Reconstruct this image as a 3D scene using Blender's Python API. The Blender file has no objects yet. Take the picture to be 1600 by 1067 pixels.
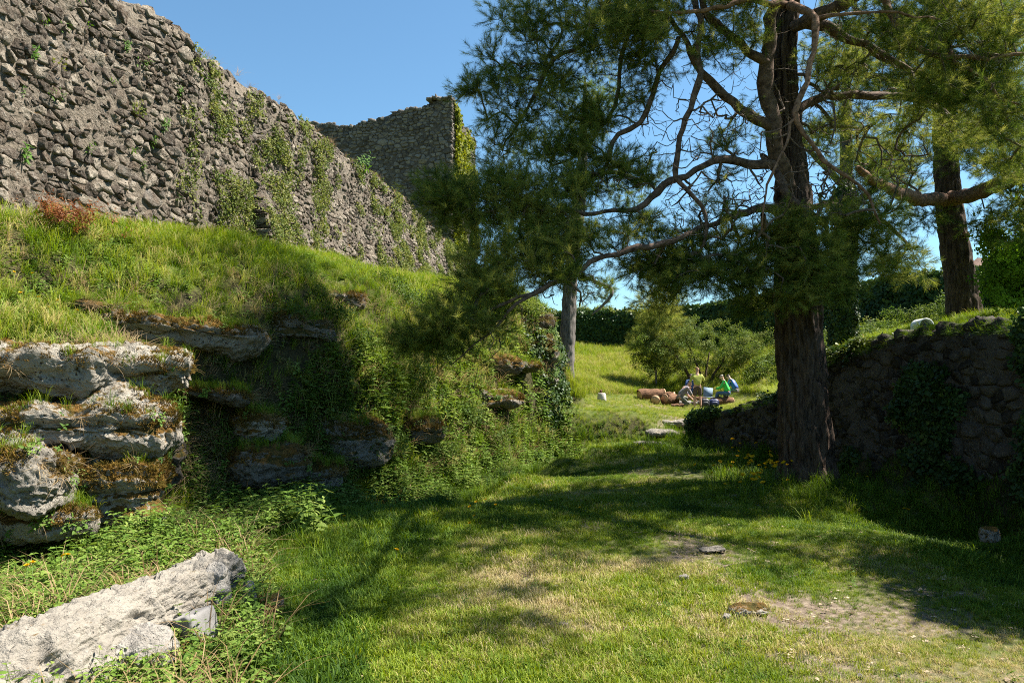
import bpy, bmesh, math, random
import numpy as np
from mathutils import Vector, Matrix

R = math.radians
rng = np.random.default_rng(11)
random.seed(5)
SC = bpy.context.scene
COL = SC.collection

# ------------------------------------------------------------------ camera, world, sun, exposure
F = 1155.0
CZ = 1.6
PITCH = math.atan(67 / F)
cam = bpy.data.cameras.new('camera')
cam.lens = 26.0
cam.sensor_width = 36.0
cam.clip_start = 0.05
cam.clip_end = 3000
camo = bpy.data.objects.new('camera', cam)
COL.objects.link(camo)
camo.location = (0, 0, CZ)
camo.rotation_euler = (R(90) + PITCH, 0, 0)
SC.camera = camo

SUN_EL = 56.0
sun_xy = np.array([0.97, 0.22]); sun_xy /= np.linalg.norm(sun_xy)
SDIR = np.array([sun_xy[0] * math.cos(R(SUN_EL)), sun_xy[1] * math.cos(R(SUN_EL)), math.sin(R(SUN_EL))])
world = bpy.data.worlds.new('World')
SC.world = world
world.use_nodes = True
wn = world.node_tree.nodes
wl = world.node_tree.links
bg = wn['Background']
sky = wn.new('ShaderNodeTexSky')
sky.sky_type = 'NISHITA'
sky.sun_disc = False
sky.sun_elevation = R(SUN_EL)
sky.sun_rotation = math.atan2(SDIR[0], SDIR[1])
sky.altitude = 600
sky.air_density = 1.15
sky.dust_density = 0.35
sky.ozone_density = 1.1
tone = wn.new('ShaderNodeMixRGB'); tone.blend_type = 'MULTIPLY'; tone.inputs[0].default_value = 1
tone.inputs[2].default_value = (.74, 1.0, 1.06, 1)
wl.new(sky.outputs[0], tone.inputs[1]); wl.new(tone.outputs[0], bg.inputs[0])
bg.inputs[1].default_value = 0.057
sl = bpy.data.lights.new('sun', 'SUN')
sl.energy = 5.0
sl.angle = R(0.53)
sl.color = (1.0, 0.94, 0.84)
so = bpy.data.objects.new('sun', sl)
COL.objects.link(so)
so.location = (30, 12, 40)
so.rotation_euler = Vector(SDIR).to_track_quat('Z', 'Y').to_euler()
SC.view_settings.view_transform = 'Standard'
SC.view_settings.look = 'None'
SC.view_settings.exposure = 1.66
SC.view_settings.gamma = 1
SC.view_settings.use_curve_mapping = False
SC.cycles.pixel_filter_type = 'BLACKMAN_HARRIS'
SC.cycles.filter_width = 1.05
SC.cycles.max_bounces = 6
SC.cycles.diffuse_bounces = 3
SC.cycles.transmission_bounces = 3
SC.cycles.transparent_max_bounces = 4
SC.cycles.use_denoising = False
SC.cycles.sample_clamp_indirect = 4.0

# ------------------------------------------------------------------ helpers
_fw = np.array([0, math.cos(PITCH), math.sin(PITCH)])
_up = np.array([0, -math.sin(PITCH), math.cos(PITCH)])

def P(px, py, Y):
    """the world point seen at this place of the photograph at distance Y in front of the camera"""
    d = _fw * F + np.array([1, 0, 0]) * (px - 800) + _up * (533.5 - py)
    return np.array([0, 0, CZ]) + d * (Y / d[1])

def proj(p):
    q = np.atleast_2d(p) - np.array([0, 0, CZ])
    w = q @ _fw
    w = np.where(np.abs(w) < 1e-4, 1e-4, w)
    return 800 + F * q[:, 0] / w, 533.5 - F * (q @ _up) / w, w

def _hash(ix, iy, iz, seed):
    h = (ix.astype(np.int64) * 374761393 + iy.astype(np.int64) * 668265263 + iz.astype(np.int64) * 2147483647 + seed * 1274126177)
    h &= 0xffffffff
    h = ((h ^ (h >> 13)) * 1274126177) & 0xffffffff
    h = h ^ (h >> 16)
    return (h & 0xffff) / 65535.0

def vnoise(p, seed=0):
    p = np.asarray(p, float)
    i = np.floor(p).astype(np.int64)
    f = p - i
    f = f * f * (3 - 2 * f)
    r = 0
    for dx in (0, 1):
        for dy in (0, 1):
            for dz in (0, 1):
                w = (f[:, 0] if dx else 1 - f[:, 0]) * (f[:, 1] if dy else 1 - f[:, 1]) * (f[:, 2] if dz else 1 - f[:, 2])
                r = r + w * _hash(i[:, 0] + dx, i[:, 1] + dy, i[:, 2] + dz, seed)
    return r * 2 - 1

def fbm(p, scale=1.0, octv=4, seed=0, gain=.5):
    p = np.asarray(p, float) * scale
    r = 0
    a = 1.0
    for o in range(octv):
        r = r + a * vnoise(p, seed + o * 17)
        p = p * 2.03 + 13.7
        a *= gain
    return r

def n2(x, y, scale, octv=3, seed=0):
    x = np.atleast_1d(np.asarray(x, float)); y = np.atleast_1d(np.asarray(y, float))
    return fbm(np.stack([x, y, np.zeros_like(x)], 1), scale, octv, seed)

def link(o, parent=None):
    COL.objects.link(o)
    if parent is not None:
        o.parent = parent
    return o

def tag(o, label=None, cat=None, group=None, kind=None):
    if label: o['label'] = label
    if cat: o['category'] = cat
    if group: o['group'] = group
    if kind: o['kind'] = kind
    return o

def empty(name, loc, label=None, cat=None, group=None, rz=0):
    o = bpy.data.objects.new(name, None)
    o.empty_display_size = .2
    o.location = [float(v) for v in loc]
    o.rotation_euler = (0, 0, rz)
    COL.objects.link(o)
    return tag(o, label, cat, group)

def mk(name, V, Fq, mats=None, smooth=False, attr=None, midx=None):
    """V (N,3); Fq a list of index arrays, each (M,k)"""
    me = bpy.data.meshes.new(name)
    V = np.asarray(V, dtype=np.float32)
    if not isinstance(Fq, (list, tuple)):
        Fq = [Fq]
    Fq = [np.asarray(f, dtype=np.int32) for f in Fq if len(f)]
    nl = sum(f.size for f in Fq)
    npoly = sum(len(f) for f in Fq)
    me.vertices.add(len(V))
    me.vertices.foreach_set('co', V.ravel())
    if npoly:
        me.loops.add(nl)
        me.polygons.add(npoly)
        me.loops.foreach_set('vertex_index', np.concatenate([f.ravel() for f in Fq]))
        st = []
        tot = 0
        for f in Fq:
            k = f.shape[1]
            st.append(tot + np.arange(len(f)) * k)
            tot += f.size
        me.polygons.foreach_set('loop_start', np.concatenate(st).astype(np.int32))
        if smooth:
            me.polygons.foreach_set('use_smooth', np.ones(npoly, dtype=bool))
        if midx is not None:
            me.polygons.foreach_set('material_index', np.asarray(midx, dtype=np.int32))
    if attr:
        for k, v in attr.items():
            v = np.asarray(v)
            if v.ndim == 2:
                a = me.attributes.new(k, 'FLOAT_VECTOR', 'POINT')
                a.data.foreach_set('vector', v.astype(np.float32).ravel())
            elif v.dtype.kind == 'i':
                a = me.attributes.new(k, 'INT', 'POINT')
                a.data.foreach_set('value', v.astype(np.int32))
            else:
                a = me.attributes.new(k, 'FLOAT', 'POINT')
                a.data.foreach_set('value', v.astype(np.float32))
    for m in (mats if isinstance(mats, (list, tuple)) else [mats]):
        if m is not None:
            me.materials.append(m)
    me.update(calc_edges=True)
    me.validate()
    return me

def obj(name, me, parent=None, loc=None):
    o = bpy.data.objects.new(name, me)
    if loc is not None:
        o.location = [float(v) for v in loc]
    return link(o, parent)

class MB:
    def __init__(s):
        s.V = []; s.T = []; s.Q = []; s.n = 0; s.a = []
    def add(s, V, T=None, Q=None, tint=0.0):
        V = np.asarray(V, float)
        if T is not None and len(T): s.T.append(np.asarray(T) + s.n)
        if Q is not None and len(Q): s.Q.append(np.asarray(Q) + s.n)
        s.V.append(V); s.n += len(V)
        s.a.append(np.full(len(V), tint) if np.isscalar(tint) else tint)
    def mesh(s, name, mats, smooth=False):
        fs = []
        if s.T: fs.append(np.concatenate(s.T))
        if s.Q: fs.append(np.concatenate(s.Q))
        return mk(name, np.concatenate(s.V), fs, mats, smooth, {'tint': np.concatenate(s.a)})

def tube(pts, rad, seg=8, cap=True, seed=None):
    pts = np.asarray(pts, float)
    n = len(pts)
    rad = np.broadcast_to(np.asarray(rad, float), (n,))
    t = np.gradient(pts, axis=0)
    t /= np.linalg.norm(t, axis=1)[:, None] + 1e-9
    a = np.array([0, 0, 1.0]) if abs(t[0][2]) < .9 else np.array([1.0, 0, 0])
    u = np.cross(t[0], a); u /= np.linalg.norm(u)
    V = np.zeros((n, seg, 3))
    ang = np.arange(seg) * 2 * np.pi / seg
    ca, sa = np.cos(ang)[:, None], np.sin(ang)[:, None]
    for i in range(n):
        u = u - t[i] * (u @ t[i]); u /= np.linalg.norm(u) + 1e-9
        v = np.cross(t[i], u)
        V[i] = pts[i] + rad[i] * (ca * u + sa * v)
    k = np.arange(seg); k2 = (k + 1) % seg
    Q = []
    for i in range(n - 1):
        Q.append(np.stack([i * seg + k, i * seg + k2, (i + 1) * seg + k2, (i + 1) * seg + k], 1))
    V = V.reshape(-1, 3)
    T = np.zeros((0, 3), int)
    if cap:
        V = np.vstack([V, pts[0], pts[-1]])
        c0, c1 = n * seg, n * seg + 1
        T = np.vstack([np.stack([np.full(seg, c0), k2, k], 1), np.stack([np.full(seg, c1), (n - 1) * seg + k, (n - 1) * seg + k2], 1)])
    return V, T, np.concatenate(Q)

def smooth_line(pts, step=.15):
    """Catmull-Rom through points (rows may carry radius in the last column)"""
    pts = np.asarray(pts, float)
    p = np.vstack([2 * pts[0] - pts[1], pts, 2 * pts[-1] - pts[-2]])
    out = []
    for i in range(1, len(p) - 2):
        L = np.linalg.norm(p[i + 1][:3] - p[i][:3])
        m = max(2, int(L / step))
        for k in range(m):
            t = k / m
            out.append(.5 * ((2 * p[i]) + (-p[i - 1] + p[i + 1]) * t + (2 * p[i - 1] - 5 * p[i] + 4 * p[i + 1] - p[i + 2]) * t * t + (-p[i - 1] + 3 * p[i] - 3 * p[i + 1] + p[i + 2]) * t ** 3))
    out.append(p[-2])
    return np.array(out)

def frames(D, roll):
    """rotation matrices taking +Z to D (N,3) with a roll"""
    D = D / (np.linalg.norm(D, axis=1)[:, None] + 1e-9)
    a = np.where(np.abs(D[:, 2:3]) < .95, np.array([[0, 0, 1.0]]), np.array([[1.0, 0, 0]]))
    u = np.cross(a, D); u /= np.linalg.norm(u, axis=1)[:, None] + 1e-9
    v = np.cross(D, u)
    c, s = np.cos(roll)[:, None], np.sin(roll)[:, None]
    return np.stack([c * u + s * v, -s * u + c * v, D], 2)

def eul(M):
    b = -np.arcsin(np.clip(M[:, 2, 0], -1, 1))
    a = np.arctan2(M[:, 2, 1], M[:, 2, 2])
    c = np.arctan2(M[:, 1, 0], M[:, 0, 0])
    return np.stack([a, b, c], 1)

# ------------------------------------------------------------------ materials
def newmat(name):
    m = bpy.data.materials.new(name)
    m.use_nodes = True
    nt = m.node_tree
    nt.nodes.clear()
    return m, nt, nt.nodes, nt.links

def N(ns, t, **kw):
    n = ns.new(t)
    for k, v in kw.items():
        setattr(n, k, v)
    return n

def ramp(ns, stops):
    r = ns.new('ShaderNodeValToRGB')
    e = r.color_ramp.elements
    while len(e) > 1: e.remove(e[0])
    e[0].position = stops[0][0]; e[0].color = (*stops[0][1], 1)
    for p, c in stops[1:]:
        x = e.new(p); x.color = (*c, 1)
    return r

def leafmat(name, cols, trans=.3, rough=.6, spec=.12, inst=True, patch=0):
    """cols: ramp stops over the per-piece tint"""
    m, nt, ns, ln = newmat(name)
    a = N(ns, 'ShaderNodeAttribute', attribute_name='tint', attribute_type='INSTANCER' if inst else 'GEOMETRY')
    r = ramp(ns, cols)
    a2 = N(ns, 'ShaderNodeAttribute', attribute_name='tint', attribute_type='GEOMETRY')
    sm = N(ns, 'ShaderNodeMath', operation='ADD')
    if inst: ln.new(a.outputs['Fac'], sm.inputs[0])
    else: sm.inputs[0].default_value = 0
    ln.new(a2.outputs['Fac'], sm.inputs[1]); ln.new(sm.outputs[0], r.inputs[0])
    col = r.outputs[0]
    g = N(ns, 'ShaderNodeNewGeometry')
    nz = N(ns, 'ShaderNodeTexNoise'); nz.inputs['Scale'].default_value = 2.3
    ln.new(g.outputs['Position'], nz.inputs['Vector'])
    hv = N(ns, 'ShaderNodeHueSaturation')
    mr = N(ns, 'ShaderNodeMapRange'); mr.inputs[3].default_value = .7; mr.inputs[4].default_value = 1.3
    ln.new(nz.outputs[0], mr.inputs[0]); ln.new(mr.outputs[0], hv.inputs['Value'])
    ln.new(col, hv.inputs['Color'])
    pb = N(ns, 'ShaderNodeBsdfPrincipled')
    pb.inputs['Roughness'].default_value = rough
    pb.inputs['Specular IOR Level'].default_value = spec
    ln.new(hv.outputs[0], pb.inputs['Base Color'])
    tr = N(ns, 'ShaderNodeBsdfTranslucent')
    hv2 = N(ns, 'ShaderNodeHueSaturation'); hv2.inputs['Value'].default_value = 1.25; hv2.inputs['Saturation'].default_value = 1.1
    hv2.inputs['Hue'].default_value = .49
    ln.new(hv.outputs[0], hv2.inputs['Color']); ln.new(hv2.outputs[0], tr.inputs[0])
    mx = N(ns, 'ShaderNodeMixShader'); mx.inputs[0].default_value = trans
    ln.new(pb.outputs[0], mx.inputs[1]); ln.new(tr.outputs[0], mx.inputs[2])
    o = N(ns, 'ShaderNodeOutputMaterial')
    ln.new(mx.outputs[0], o.inputs[0])
    return m

def stonemat(name, cols, moss=.0, mosscols=((.05, .045, .01), (.16, .085, .02)), lichen=.3, pit=.6, scale=1.0, bump=.35, green=0.0):
    m, nt, ns, ln = newmat(name)
    g = N(ns, 'ShaderNodeNewGeometry')
    a = N(ns, 'ShaderNodeAttribute', attribute_name='tint')
    oi = N(ns, 'ShaderNodeObjectInfo')
    ad = N(ns, 'ShaderNodeMath', operation='ADD'); ln.new(a.outputs['Fac'], ad.inputs[0]); ln.new(oi.outputs['Random'], ad.inputs[1])
    fr = N(ns, 'ShaderNodeMath', operation='FRACT'); ln.new(ad.outputs[0], fr.inputs[0])
    nz = N(ns, 'ShaderNodeTexNoise'); nz.inputs['Scale'].default_value = 3 * scale; nz.inputs['Detail'].default_value = 8; nz.inputs['Roughness'].default_value = .65
    ln.new(g.outputs['Position'], nz.inputs['Vector'])
    mf = N(ns, 'ShaderNodeMath', operation='MULTIPLY_ADD'); ln.new(fr.outputs[0], mf.inputs[0]); mf.inputs[1].default_value = .55
    ad2 = N(ns, 'ShaderNodeMath', operation='MULTIPLY'); ln.new(nz.outputs[0], ad2.inputs[0]); ad2.inputs[1].default_value = .5
    ln.new(ad2.outputs[0], mf.inputs[2])
    r = ramp(ns, cols); ln.new(mf.outputs[0], r.inputs[0])
    # lichen and grain
    n2_ = N(ns, 'ShaderNodeTexNoise'); n2_.inputs['Scale'].default_value = 22 * scale; n2_.inputs['Detail'].default_value = 6; n2_.inputs['Roughness'].default_value = .7
    ln.new(g.outputs['Position'], n2_.inputs['Vector'])
    rl = ramp(ns, [(.55, (0, 0, 0)), (.66, (1, 1, 1))]); ln.new(n2_.outputs[0], rl.inputs[0])
    ml = N(ns, 'ShaderNodeMath', operation='MULTIPLY'); ln.new(rl.outputs[0], ml.inputs[0]); ml.inputs[1].default_value = lichen
    mx = N(ns, 'ShaderNodeMixRGB'); ln.new(ml.outputs[0], mx.inputs[0]); ln.new(r.outputs[0], mx.inputs[1]); mx.inputs[2].default_value = (.40, .38, .33, 1)
    # pits
    vo = N(ns, 'ShaderNodeTexVoronoi'); vo.inputs['Scale'].default_value = 26 * scale
    nv = N(ns, 'ShaderNodeTexNoise'); nv.inputs['Scale'].default_value = 9 * scale; nv.inputs['Detail'].default_value = 4
    ln.new(g.outputs['Position'], nv.inputs['Vector'])
    mv = N(ns, 'ShaderNodeMixRGB'); mv.inputs[0].default_value = .12
    ln.new(g.outputs['Position'], mv.inputs[1]); ln.new(nv.outputs['Color'], mv.inputs[2]); ln.new(mv.outputs[0], vo.inputs['Vector'])
    rp = ramp(ns, [(.08, (1, 1, 1)), (.3, (0, 0, 0))]); ln.new(vo.outputs['Distance'], rp.inputs[0])
    rp2 = ramp(ns, [(.45, (0, 0, 0)), (.6, (1, 1, 1))]); ln.new(nv.outputs[0], rp2.inputs[0])
    mp = N(ns, 'ShaderNodeMath', operation='MULTIPLY'); ln.new(rp.outputs[0], mp.inputs[0]); ln.new(rp2.outputs[0], mp.inputs[1])
    mp2 = N(ns, 'ShaderNodeMath', operation='MULTIPLY'); ln.new(mp.outputs[0], mp2.inputs[0]); mp2.inputs[1].default_value = pit
    mx2 = N(ns, 'ShaderNodeMixRGB'); ln.new(mp2.outputs[0], mx2.inputs[0]); ln.new(mx.outputs[0], mx2.inputs[1]); mx2.inputs[2].default_value = (.055, .048, .04, 1)
    col = mx2.outputs[0]
    hgt = N(ns, 'ShaderNodeMath', operation='SUBTRACT'); ln.new(n2_.outputs[0], hgt.inputs[0]); ln.new(mp2.outputs[0], hgt.inputs[1])
    if moss > 0:
        sx = N(ns, 'ShaderNodeSeparateXYZ'); ln.new(g.outputs['Normal'], sx.inputs[0])
        nm = N(ns, 'ShaderNodeTexNoise'); nm.inputs['Scale'].default_value = 1.7 * scale; nm.inputs['Detail'].default_value = 7; nm.inputs['Roughness'].default_value = .7
        ln.new(g.outputs['Position'], nm.inputs['Vector'])
        ma = N(ns, 'ShaderNodeMath', operation='MULTIPLY_ADD'); ln.new(sx.outputs[2], ma.inputs[0]); ma.inputs[1].default_value = .22; ln.new(nm.outputs[0], ma.inputs[2])
        rm = ramp(ns, [(.81 - moss * .33, (0, 0, 0)), (.87 - moss * .33, (1, 1, 1))]); ln.new(ma.outputs[0], rm.inputs[0])
        rc = ramp(ns, [(.35, mosscols[0]), (.6, mosscols[1])])
        nmm = N(ns, 'ShaderNodeTexNoise'); nmm.inputs['Scale'].default_value = 14; nmm.inputs['Detail'].default_value = 5
        ln.new(g.outputs['Position'], nmm.inputs['Vector']); ln.new(nmm.outputs[0], rc.inputs[0])
        mm = N(ns, 'ShaderNodeMixRGB'); ln.new(rm.outputs[0], mm.inputs[0]); ln.new(col, mm.inputs[1]); ln.new(rc.outputs[0], mm.inputs[2])
        col = mm.outputs[0]
    bm_ = N(ns, 'ShaderNodeMath', operation='MULTIPLY_ADD'); ln.new(nv.outputs[0], bm_.inputs[0]); bm_.inputs[1].default_value = 1.6; ln.new(hgt.outputs[0], bm_.inputs[2])
    b = N(ns, 'ShaderNodeBump'); b.inputs['Strength'].default_value = bump; b.inputs['Distance'].default_value = .055
    ln.new(bm_.outputs[0], b.inputs['Height'])
    pb = N(ns, 'ShaderNodeBsdfPrincipled'); pb.inputs['Roughness'].default_value = .92; pb.inputs['Specular IOR Level'].default_value = .15
    ln.new(col, pb.inputs['Base Color']); ln.new(b.outputs[0], pb.inputs['Normal'])
    o = N(ns, 'ShaderNodeOutputMaterial'); ln.new(pb.outputs[0], o.inputs[0])
    return m

def barkmat(name, lo, hi, sx=14, sz=2.2, bump=.8, dist=.03, plates=None):
    m, nt, ns, ln = newmat(name)
    g = N(ns, 'ShaderNodeNewGeometry')
    mp = N(ns, 'ShaderNodeMapping'); mp.inputs['Scale'].default_value = (sx, sx, sz)
    ln.new(g.outputs['Position'], mp.inputs[0])
    nz = N(ns, 'ShaderNodeTexNoise'); nz.inputs['Scale'].default_value = 1; nz.inputs['Detail'].default_value = 8; nz.inputs['Roughness'].default_value = .7
    ln.new(mp.outputs[0], nz.inputs['Vector'])
    r = ramp(ns, [(.36, lo), (.5, tuple((a + b) / 2 for a, b in zip(lo, hi))), (.68, hi)]); ln.new(nz.outputs[0], r.inputs[0])
    b = N(ns, 'ShaderNodeBump'); b.inputs['Strength'].default_value = bump; b.inputs['Distance'].default_value = dist
    ln.new(nz.outputs[0], b.inputs['Height'])
    pb = N(ns, 'ShaderNodeBsdfPrincipled'); pb.inputs['Roughness'].default_value = .9; pb.inputs['Specular IOR Level'].default_value = .15
    ln.new(r.outputs[0], pb.inputs['Base Color']); ln.new(b.outputs[0], pb.inputs['Normal'])
    o = N(ns, 'ShaderNodeOutputMaterial'); ln.new(pb.outputs[0], o.inputs[0])
    return m

def plain(name, c, rough=.8, var=.25, scale=12, metal=0):
    m, nt, ns, ln = newmat(name)
    g = N(ns, 'ShaderNodeNewGeometry')
    nz = N(ns, 'ShaderNodeTexNoise'); nz.inputs['Scale'].default_value = scale; nz.inputs['Detail'].default_value = 5
    ln.new(g.outputs['Position'], nz.inputs['Vector'])
    r = ramp(ns, [(.3, tuple(x * (1 - var) for x in c)), (.7, tuple(min(1, x * (1 + var)) for x in c))]); ln.new(nz.outputs[0], r.inputs[0])
    pb = N(ns, 'ShaderNodeBsdfPrincipled'); pb.inputs['Roughness'].default_value = rough; pb.inputs['Metallic'].default_value = metal
    ln.new(r.outputs[0], pb.inputs['Base Color'])
    o = N(ns, 'ShaderNodeOutputMaterial'); ln.new(pb.outputs[0], o.inputs[0])
    return m

M = {}
M['castle'] = stonemat('castle_rubble', [(.12, (.032, .025, .019)), (.3, (.08, .063, .049)), (.46, (.15, .122, .095)), (.6, (.28, .24, .19)), (.72, (.105, .077, .055)), (.86, (.17, .153, .132))], lichen=.55, pit=.9, bump=1.0, moss=.2)
M['mortar'] = stonemat('lime_mortar', [(.2, (.04, .032, .025)), (.5, (.10, .082, .063)), (.8, (.19, .157, .12))], lichen=.4, pit=1, bump=1.0, moss=.2, mosscols=((.04, .045, .012), (.1, .085, .03)))
M['tower'] = stonemat('tower_rubble', [(.12, (.04, .034, .027)), (.35, (.10, .085, .07)), (.6, (.2, .175, .145)), (.8, (.12, .1, .08))], lichen=.5, pit=.9, bump=1.0, moss=.3, scale=.6)
M['dark_stone'] = stonemat('shade_toned_stone', [(.15, (.017, .015, .012)), (.4, (.042, .035, .029)), (.7, (.09, .077, .065))], lichen=.2, pit=.8, bump=.6, moss=.2, mosscols=((.025, .04, .01), (.06, .07, .02)))  # near-black tone puts the wall's shade into the stone colour
M['tufa'] = stonemat('pitted_tufa', [(.2, (.11, .095, .075)), (.42, (.27, .24, .195)), (.7, (.44, .4, .335))], lichen=.5, pit=1.0, bump=1.0, moss=.58)
M['tufa_pale'] = stonemat('pale_pitted_tufa', [(.2, (.17, .15, .122)), (.42, (.35, .32, .27)), (.7, (.5, .46, .4))], lichen=.6, pit=1.0, bump=1.0, moss=.2)
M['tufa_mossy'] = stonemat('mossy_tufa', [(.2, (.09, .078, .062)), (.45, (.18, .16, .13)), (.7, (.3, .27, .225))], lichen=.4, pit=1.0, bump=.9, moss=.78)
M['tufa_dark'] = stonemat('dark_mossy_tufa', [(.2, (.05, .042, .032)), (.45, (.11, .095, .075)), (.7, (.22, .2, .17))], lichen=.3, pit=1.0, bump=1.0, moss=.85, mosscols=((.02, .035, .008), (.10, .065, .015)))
M['render_grey'] = stonemat('weathered_mortared_remnant', [(.2, (.08, .068, .056)), (.5, (.19, .168, .14)), (.7, (.31, .28, .235))], lichen=.35, pit=.5, bump=.7, scale=1.6, moss=.1)
M['pale_stone'] = stonemat('pale_conglomerate', [(.2, (.13, .115, .1)), (.5, (.26, .235, .205)), (.7, (.38, .35, .31))], lichen=.6, pit=.9, bump=.9, scale=1.6)
M['cut_stone'] = stonemat('grey_cut_block', [(.2, (.13, .12, .115)), (.6, (.22, .21, .2))], lichen=.1, pit=.1, bump=.2)
M['bark'] = barkmat('dark_furrowed_bark', (.016, .011, .008), (.15, .105, .078), 20, 3.2, 1.0, .035)
M['bark_slim'] = barkmat('grey_brown_bark', (.06, .053, .048), (.25, .22, .2), 16, 3, .8, .02)
M['bark_red'] = barkmat('orange_pine_bark', (.09, .05, .032), (.33, .2, .135), 14, 14, .8, .012)
M['bark_limb'] = barkmat('brown_limb_bark', (.04, .028, .022), (.2, .135, .10), 12, 12, .7, .015)
M['twig'] = barkmat('grey_twig_bark', (.06, .045, .035), (.22, .165, .13), 14, 14, .3, .005)
NEED = [(0, (.03, .06, .014)), (.45, (.10, .15, .026)), (.8, (.2, .235, .045)), (1, (.32, .33, .08))]
M['needle'] = leafmat('pine_needles', NEED, .42, .6, .12)
M['grass'] = leafmat('lawn_grass', [(0, (.03, .07, .008)), (.35, (.10, .17, .014)), (.7, (.21, .26, .025)), (.9, (.34, .31, .09)), (1, (.46, .38, .2))], .3)
M['long_grass'] = leafmat('meadow_grass', [(0, (.03, .07, .01)), (.45, (.12, .2, .018)), (.8, (.24, .29, .035)), (1, (.42, .36, .14))], .35)
M['dry_grass'] = leafmat('dry_straw', [(0, (.2, .13, .06)), (1, (.42, .31, .17))], .3)
M['nettle'] = leafmat('fresh_leaves', [(0, (.045, .105, .016)), (.6, (.12, .2, .03)), (1, (.22, .28, .065))], .33)
M['ivy'] = leafmat('ivy_leaves', [(0, (.015, .04, .01)), (.5, (.04, .08, .018)), (1, (.14, .17, .03))], .2, .5, .2)
M['ivy_wall'] = leafmat('wall_creeper', [(0, (.05, .09, .018)), (.5, (.13, .16, .035)), (1, (.26, .26, .07))], .3)
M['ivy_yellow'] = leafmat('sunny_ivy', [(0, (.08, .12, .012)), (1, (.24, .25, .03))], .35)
M['bush'] = leafmat('shrub_leaves', [(0, (.04, .08, .015)), (.6, (.11, .16, .03)), (1, (.2, .23, .06))], .35)
M['decid'] = leafmat('bright_tree_leaves', [(0, (.08, .17, .02)), (1, (.2, .32, .04))], .5)
M['moss'] = leafmat('moss_tufts', [(0, (.05, .05, .01)), (.5, (.13, .085, .018)), (1, (.24, .14, .035))], .1, .8, .05)
M['red_plant'] = leafmat('reddish_leaves', [(0, (.16, .06, .03)), (1, (.3, .14, .06))], .3)
M['yellow'] = leafmat('yellow_petals', [(0, (.62, .4, .01)), (1, (.75, .55, .02))], .2, inst=False)
M['stem'] = plain('flower_stem', (.09, .14, .03))

# ground material: soil, with worn bare patches from an attribute and a green undergrowth
def groundmat():
    m, nt, ns, ln = newmat('earth_and_turf')
    g = N(ns, 'ShaderNodeNewGeometry')
    nz = N(ns, 'ShaderNodeTexNoise'); nz.inputs['Scale'].default_value = 1.1; nz.inputs['Detail'].default_value = 9; nz.inputs['Roughness'].default_value = .7
    ln.new(g.outputs['Position'], nz.inputs['Vector'])
    gr = ramp(ns, [(.3, (.04, .06, .012)), (.5, (.08, .10, .022)), (.7, (.17, .15, .06))]); ln.new(nz.outputs[0], gr.inputs[0])
    n3 = N(ns, 'ShaderNodeTexNoise'); n3.inputs['Scale'].default_value = 16; n3.inputs['Detail'].default_value = 8; n3.inputs['Roughness'].default_value = .75
    ln.new(g.outputs['Position'], n3.inputs['Vector'])
    so_ = ramp(ns, [(.3, (.07, .05, .035)), (.5, (.15, .115, .085)), (.62, (.24, .195, .145)), (.75, (.33, .28, .21))]); ln.new(n3.outputs[0], so_.inputs[0])
    a = N(ns, 'ShaderNodeAttribute', attribute_name='bare')
    ad = N(ns, 'ShaderNodeMath', operation='MULTIPLY_ADD'); ln.new(n3.outputs[0], ad.inputs[0]); ad.inputs[1].default_value = .8; ln.new(a.outputs['Fac'], ad.inputs[2])
    rr = ramp(ns, [(.5, (0, 0, 0)), (.95, (1, 1, 1))]); ln.new(ad.outputs[0], rr.inputs[0])
    mx = N(ns, 'ShaderNodeMixRGB'); ln.new(rr.outputs[0], mx.inputs[0]); ln.new(gr.outputs[0], mx.inputs[1]); ln.new(so_.outputs[0], mx.inputs[2])
    a2 = N(ns, 'ShaderNodeAttribute', attribute_name='steep')
    dk = ramp(ns, [(.35, (.02, .025, .01)), (.5, (.05, .042, .022)), (.62, (.085, .075, .03)), (.75, (.16, .13, .09))]); ln.new(n3.outputs[0], dk.inputs[0])
    mx3 = N(ns, 'ShaderNodeMixRGB'); ln.new(a2.outputs['Fac'], mx3.inputs[0]); ln.new(mx.outputs[0], mx3.inputs[1]); ln.new(dk.outputs[0], mx3.inputs[2]); mx = mx3
    b = N(ns, 'ShaderNodeBump'); b.inputs['Strength'].default_value = .7; b.inputs['Distance'].default_value = .04
    ln.new(n3.outputs[0], b.inputs['Height'])
    pb = N(ns, 'ShaderNodeBsdfPrincipled'); pb.inputs['Roughness'].default_value = .95; pb.inputs['Specular IOR Level'].default_value = .1
    ln.new(mx.outputs[0], pb.inputs['Base Color']); ln.new(b.outputs[0], pb.inputs['Normal'])
    o = N(ns, 'ShaderNodeOutputMaterial'); ln.new(pb.outputs[0], o.inputs[0])
    return m
M['ground'] = groundmat()

# ------------------------------------------------------------------ terrain
def wallX(Y):
    return -8.36 + .14 * np.asarray(Y, float)
def wallYat(px):
    return 8.36 / (.14 - (px - 800) / F)

CT = []
def line(pts, step=.9):
    pts = [np.asarray(p, float) for p in pts]
    for a, b in zip(pts[:-1], pts[1:]):
        L = np.linalg.norm((b - a)[:2]); m = max(1, int(round(L / step)))
        for k in range(m):
            CT.append(a + (b - a) * k / m)
    CT.append(pts[-1])
# foot of the rocks
FOOT = [(-5.4, -6, .05), (-5.4, 4, .05), (-5.1, 7.4, .1), (-4.4, 7.9, .1), (-3.95, 8.8, .1), (-3.35, 9.8, .08), (-2.7, 10.7, .08), (-1.9, 12.4, .1), (-1.0, 14.9, .1), (.3, 18.2, .12), (1.0, 19.9, .15)]
line(FOOT)
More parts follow.
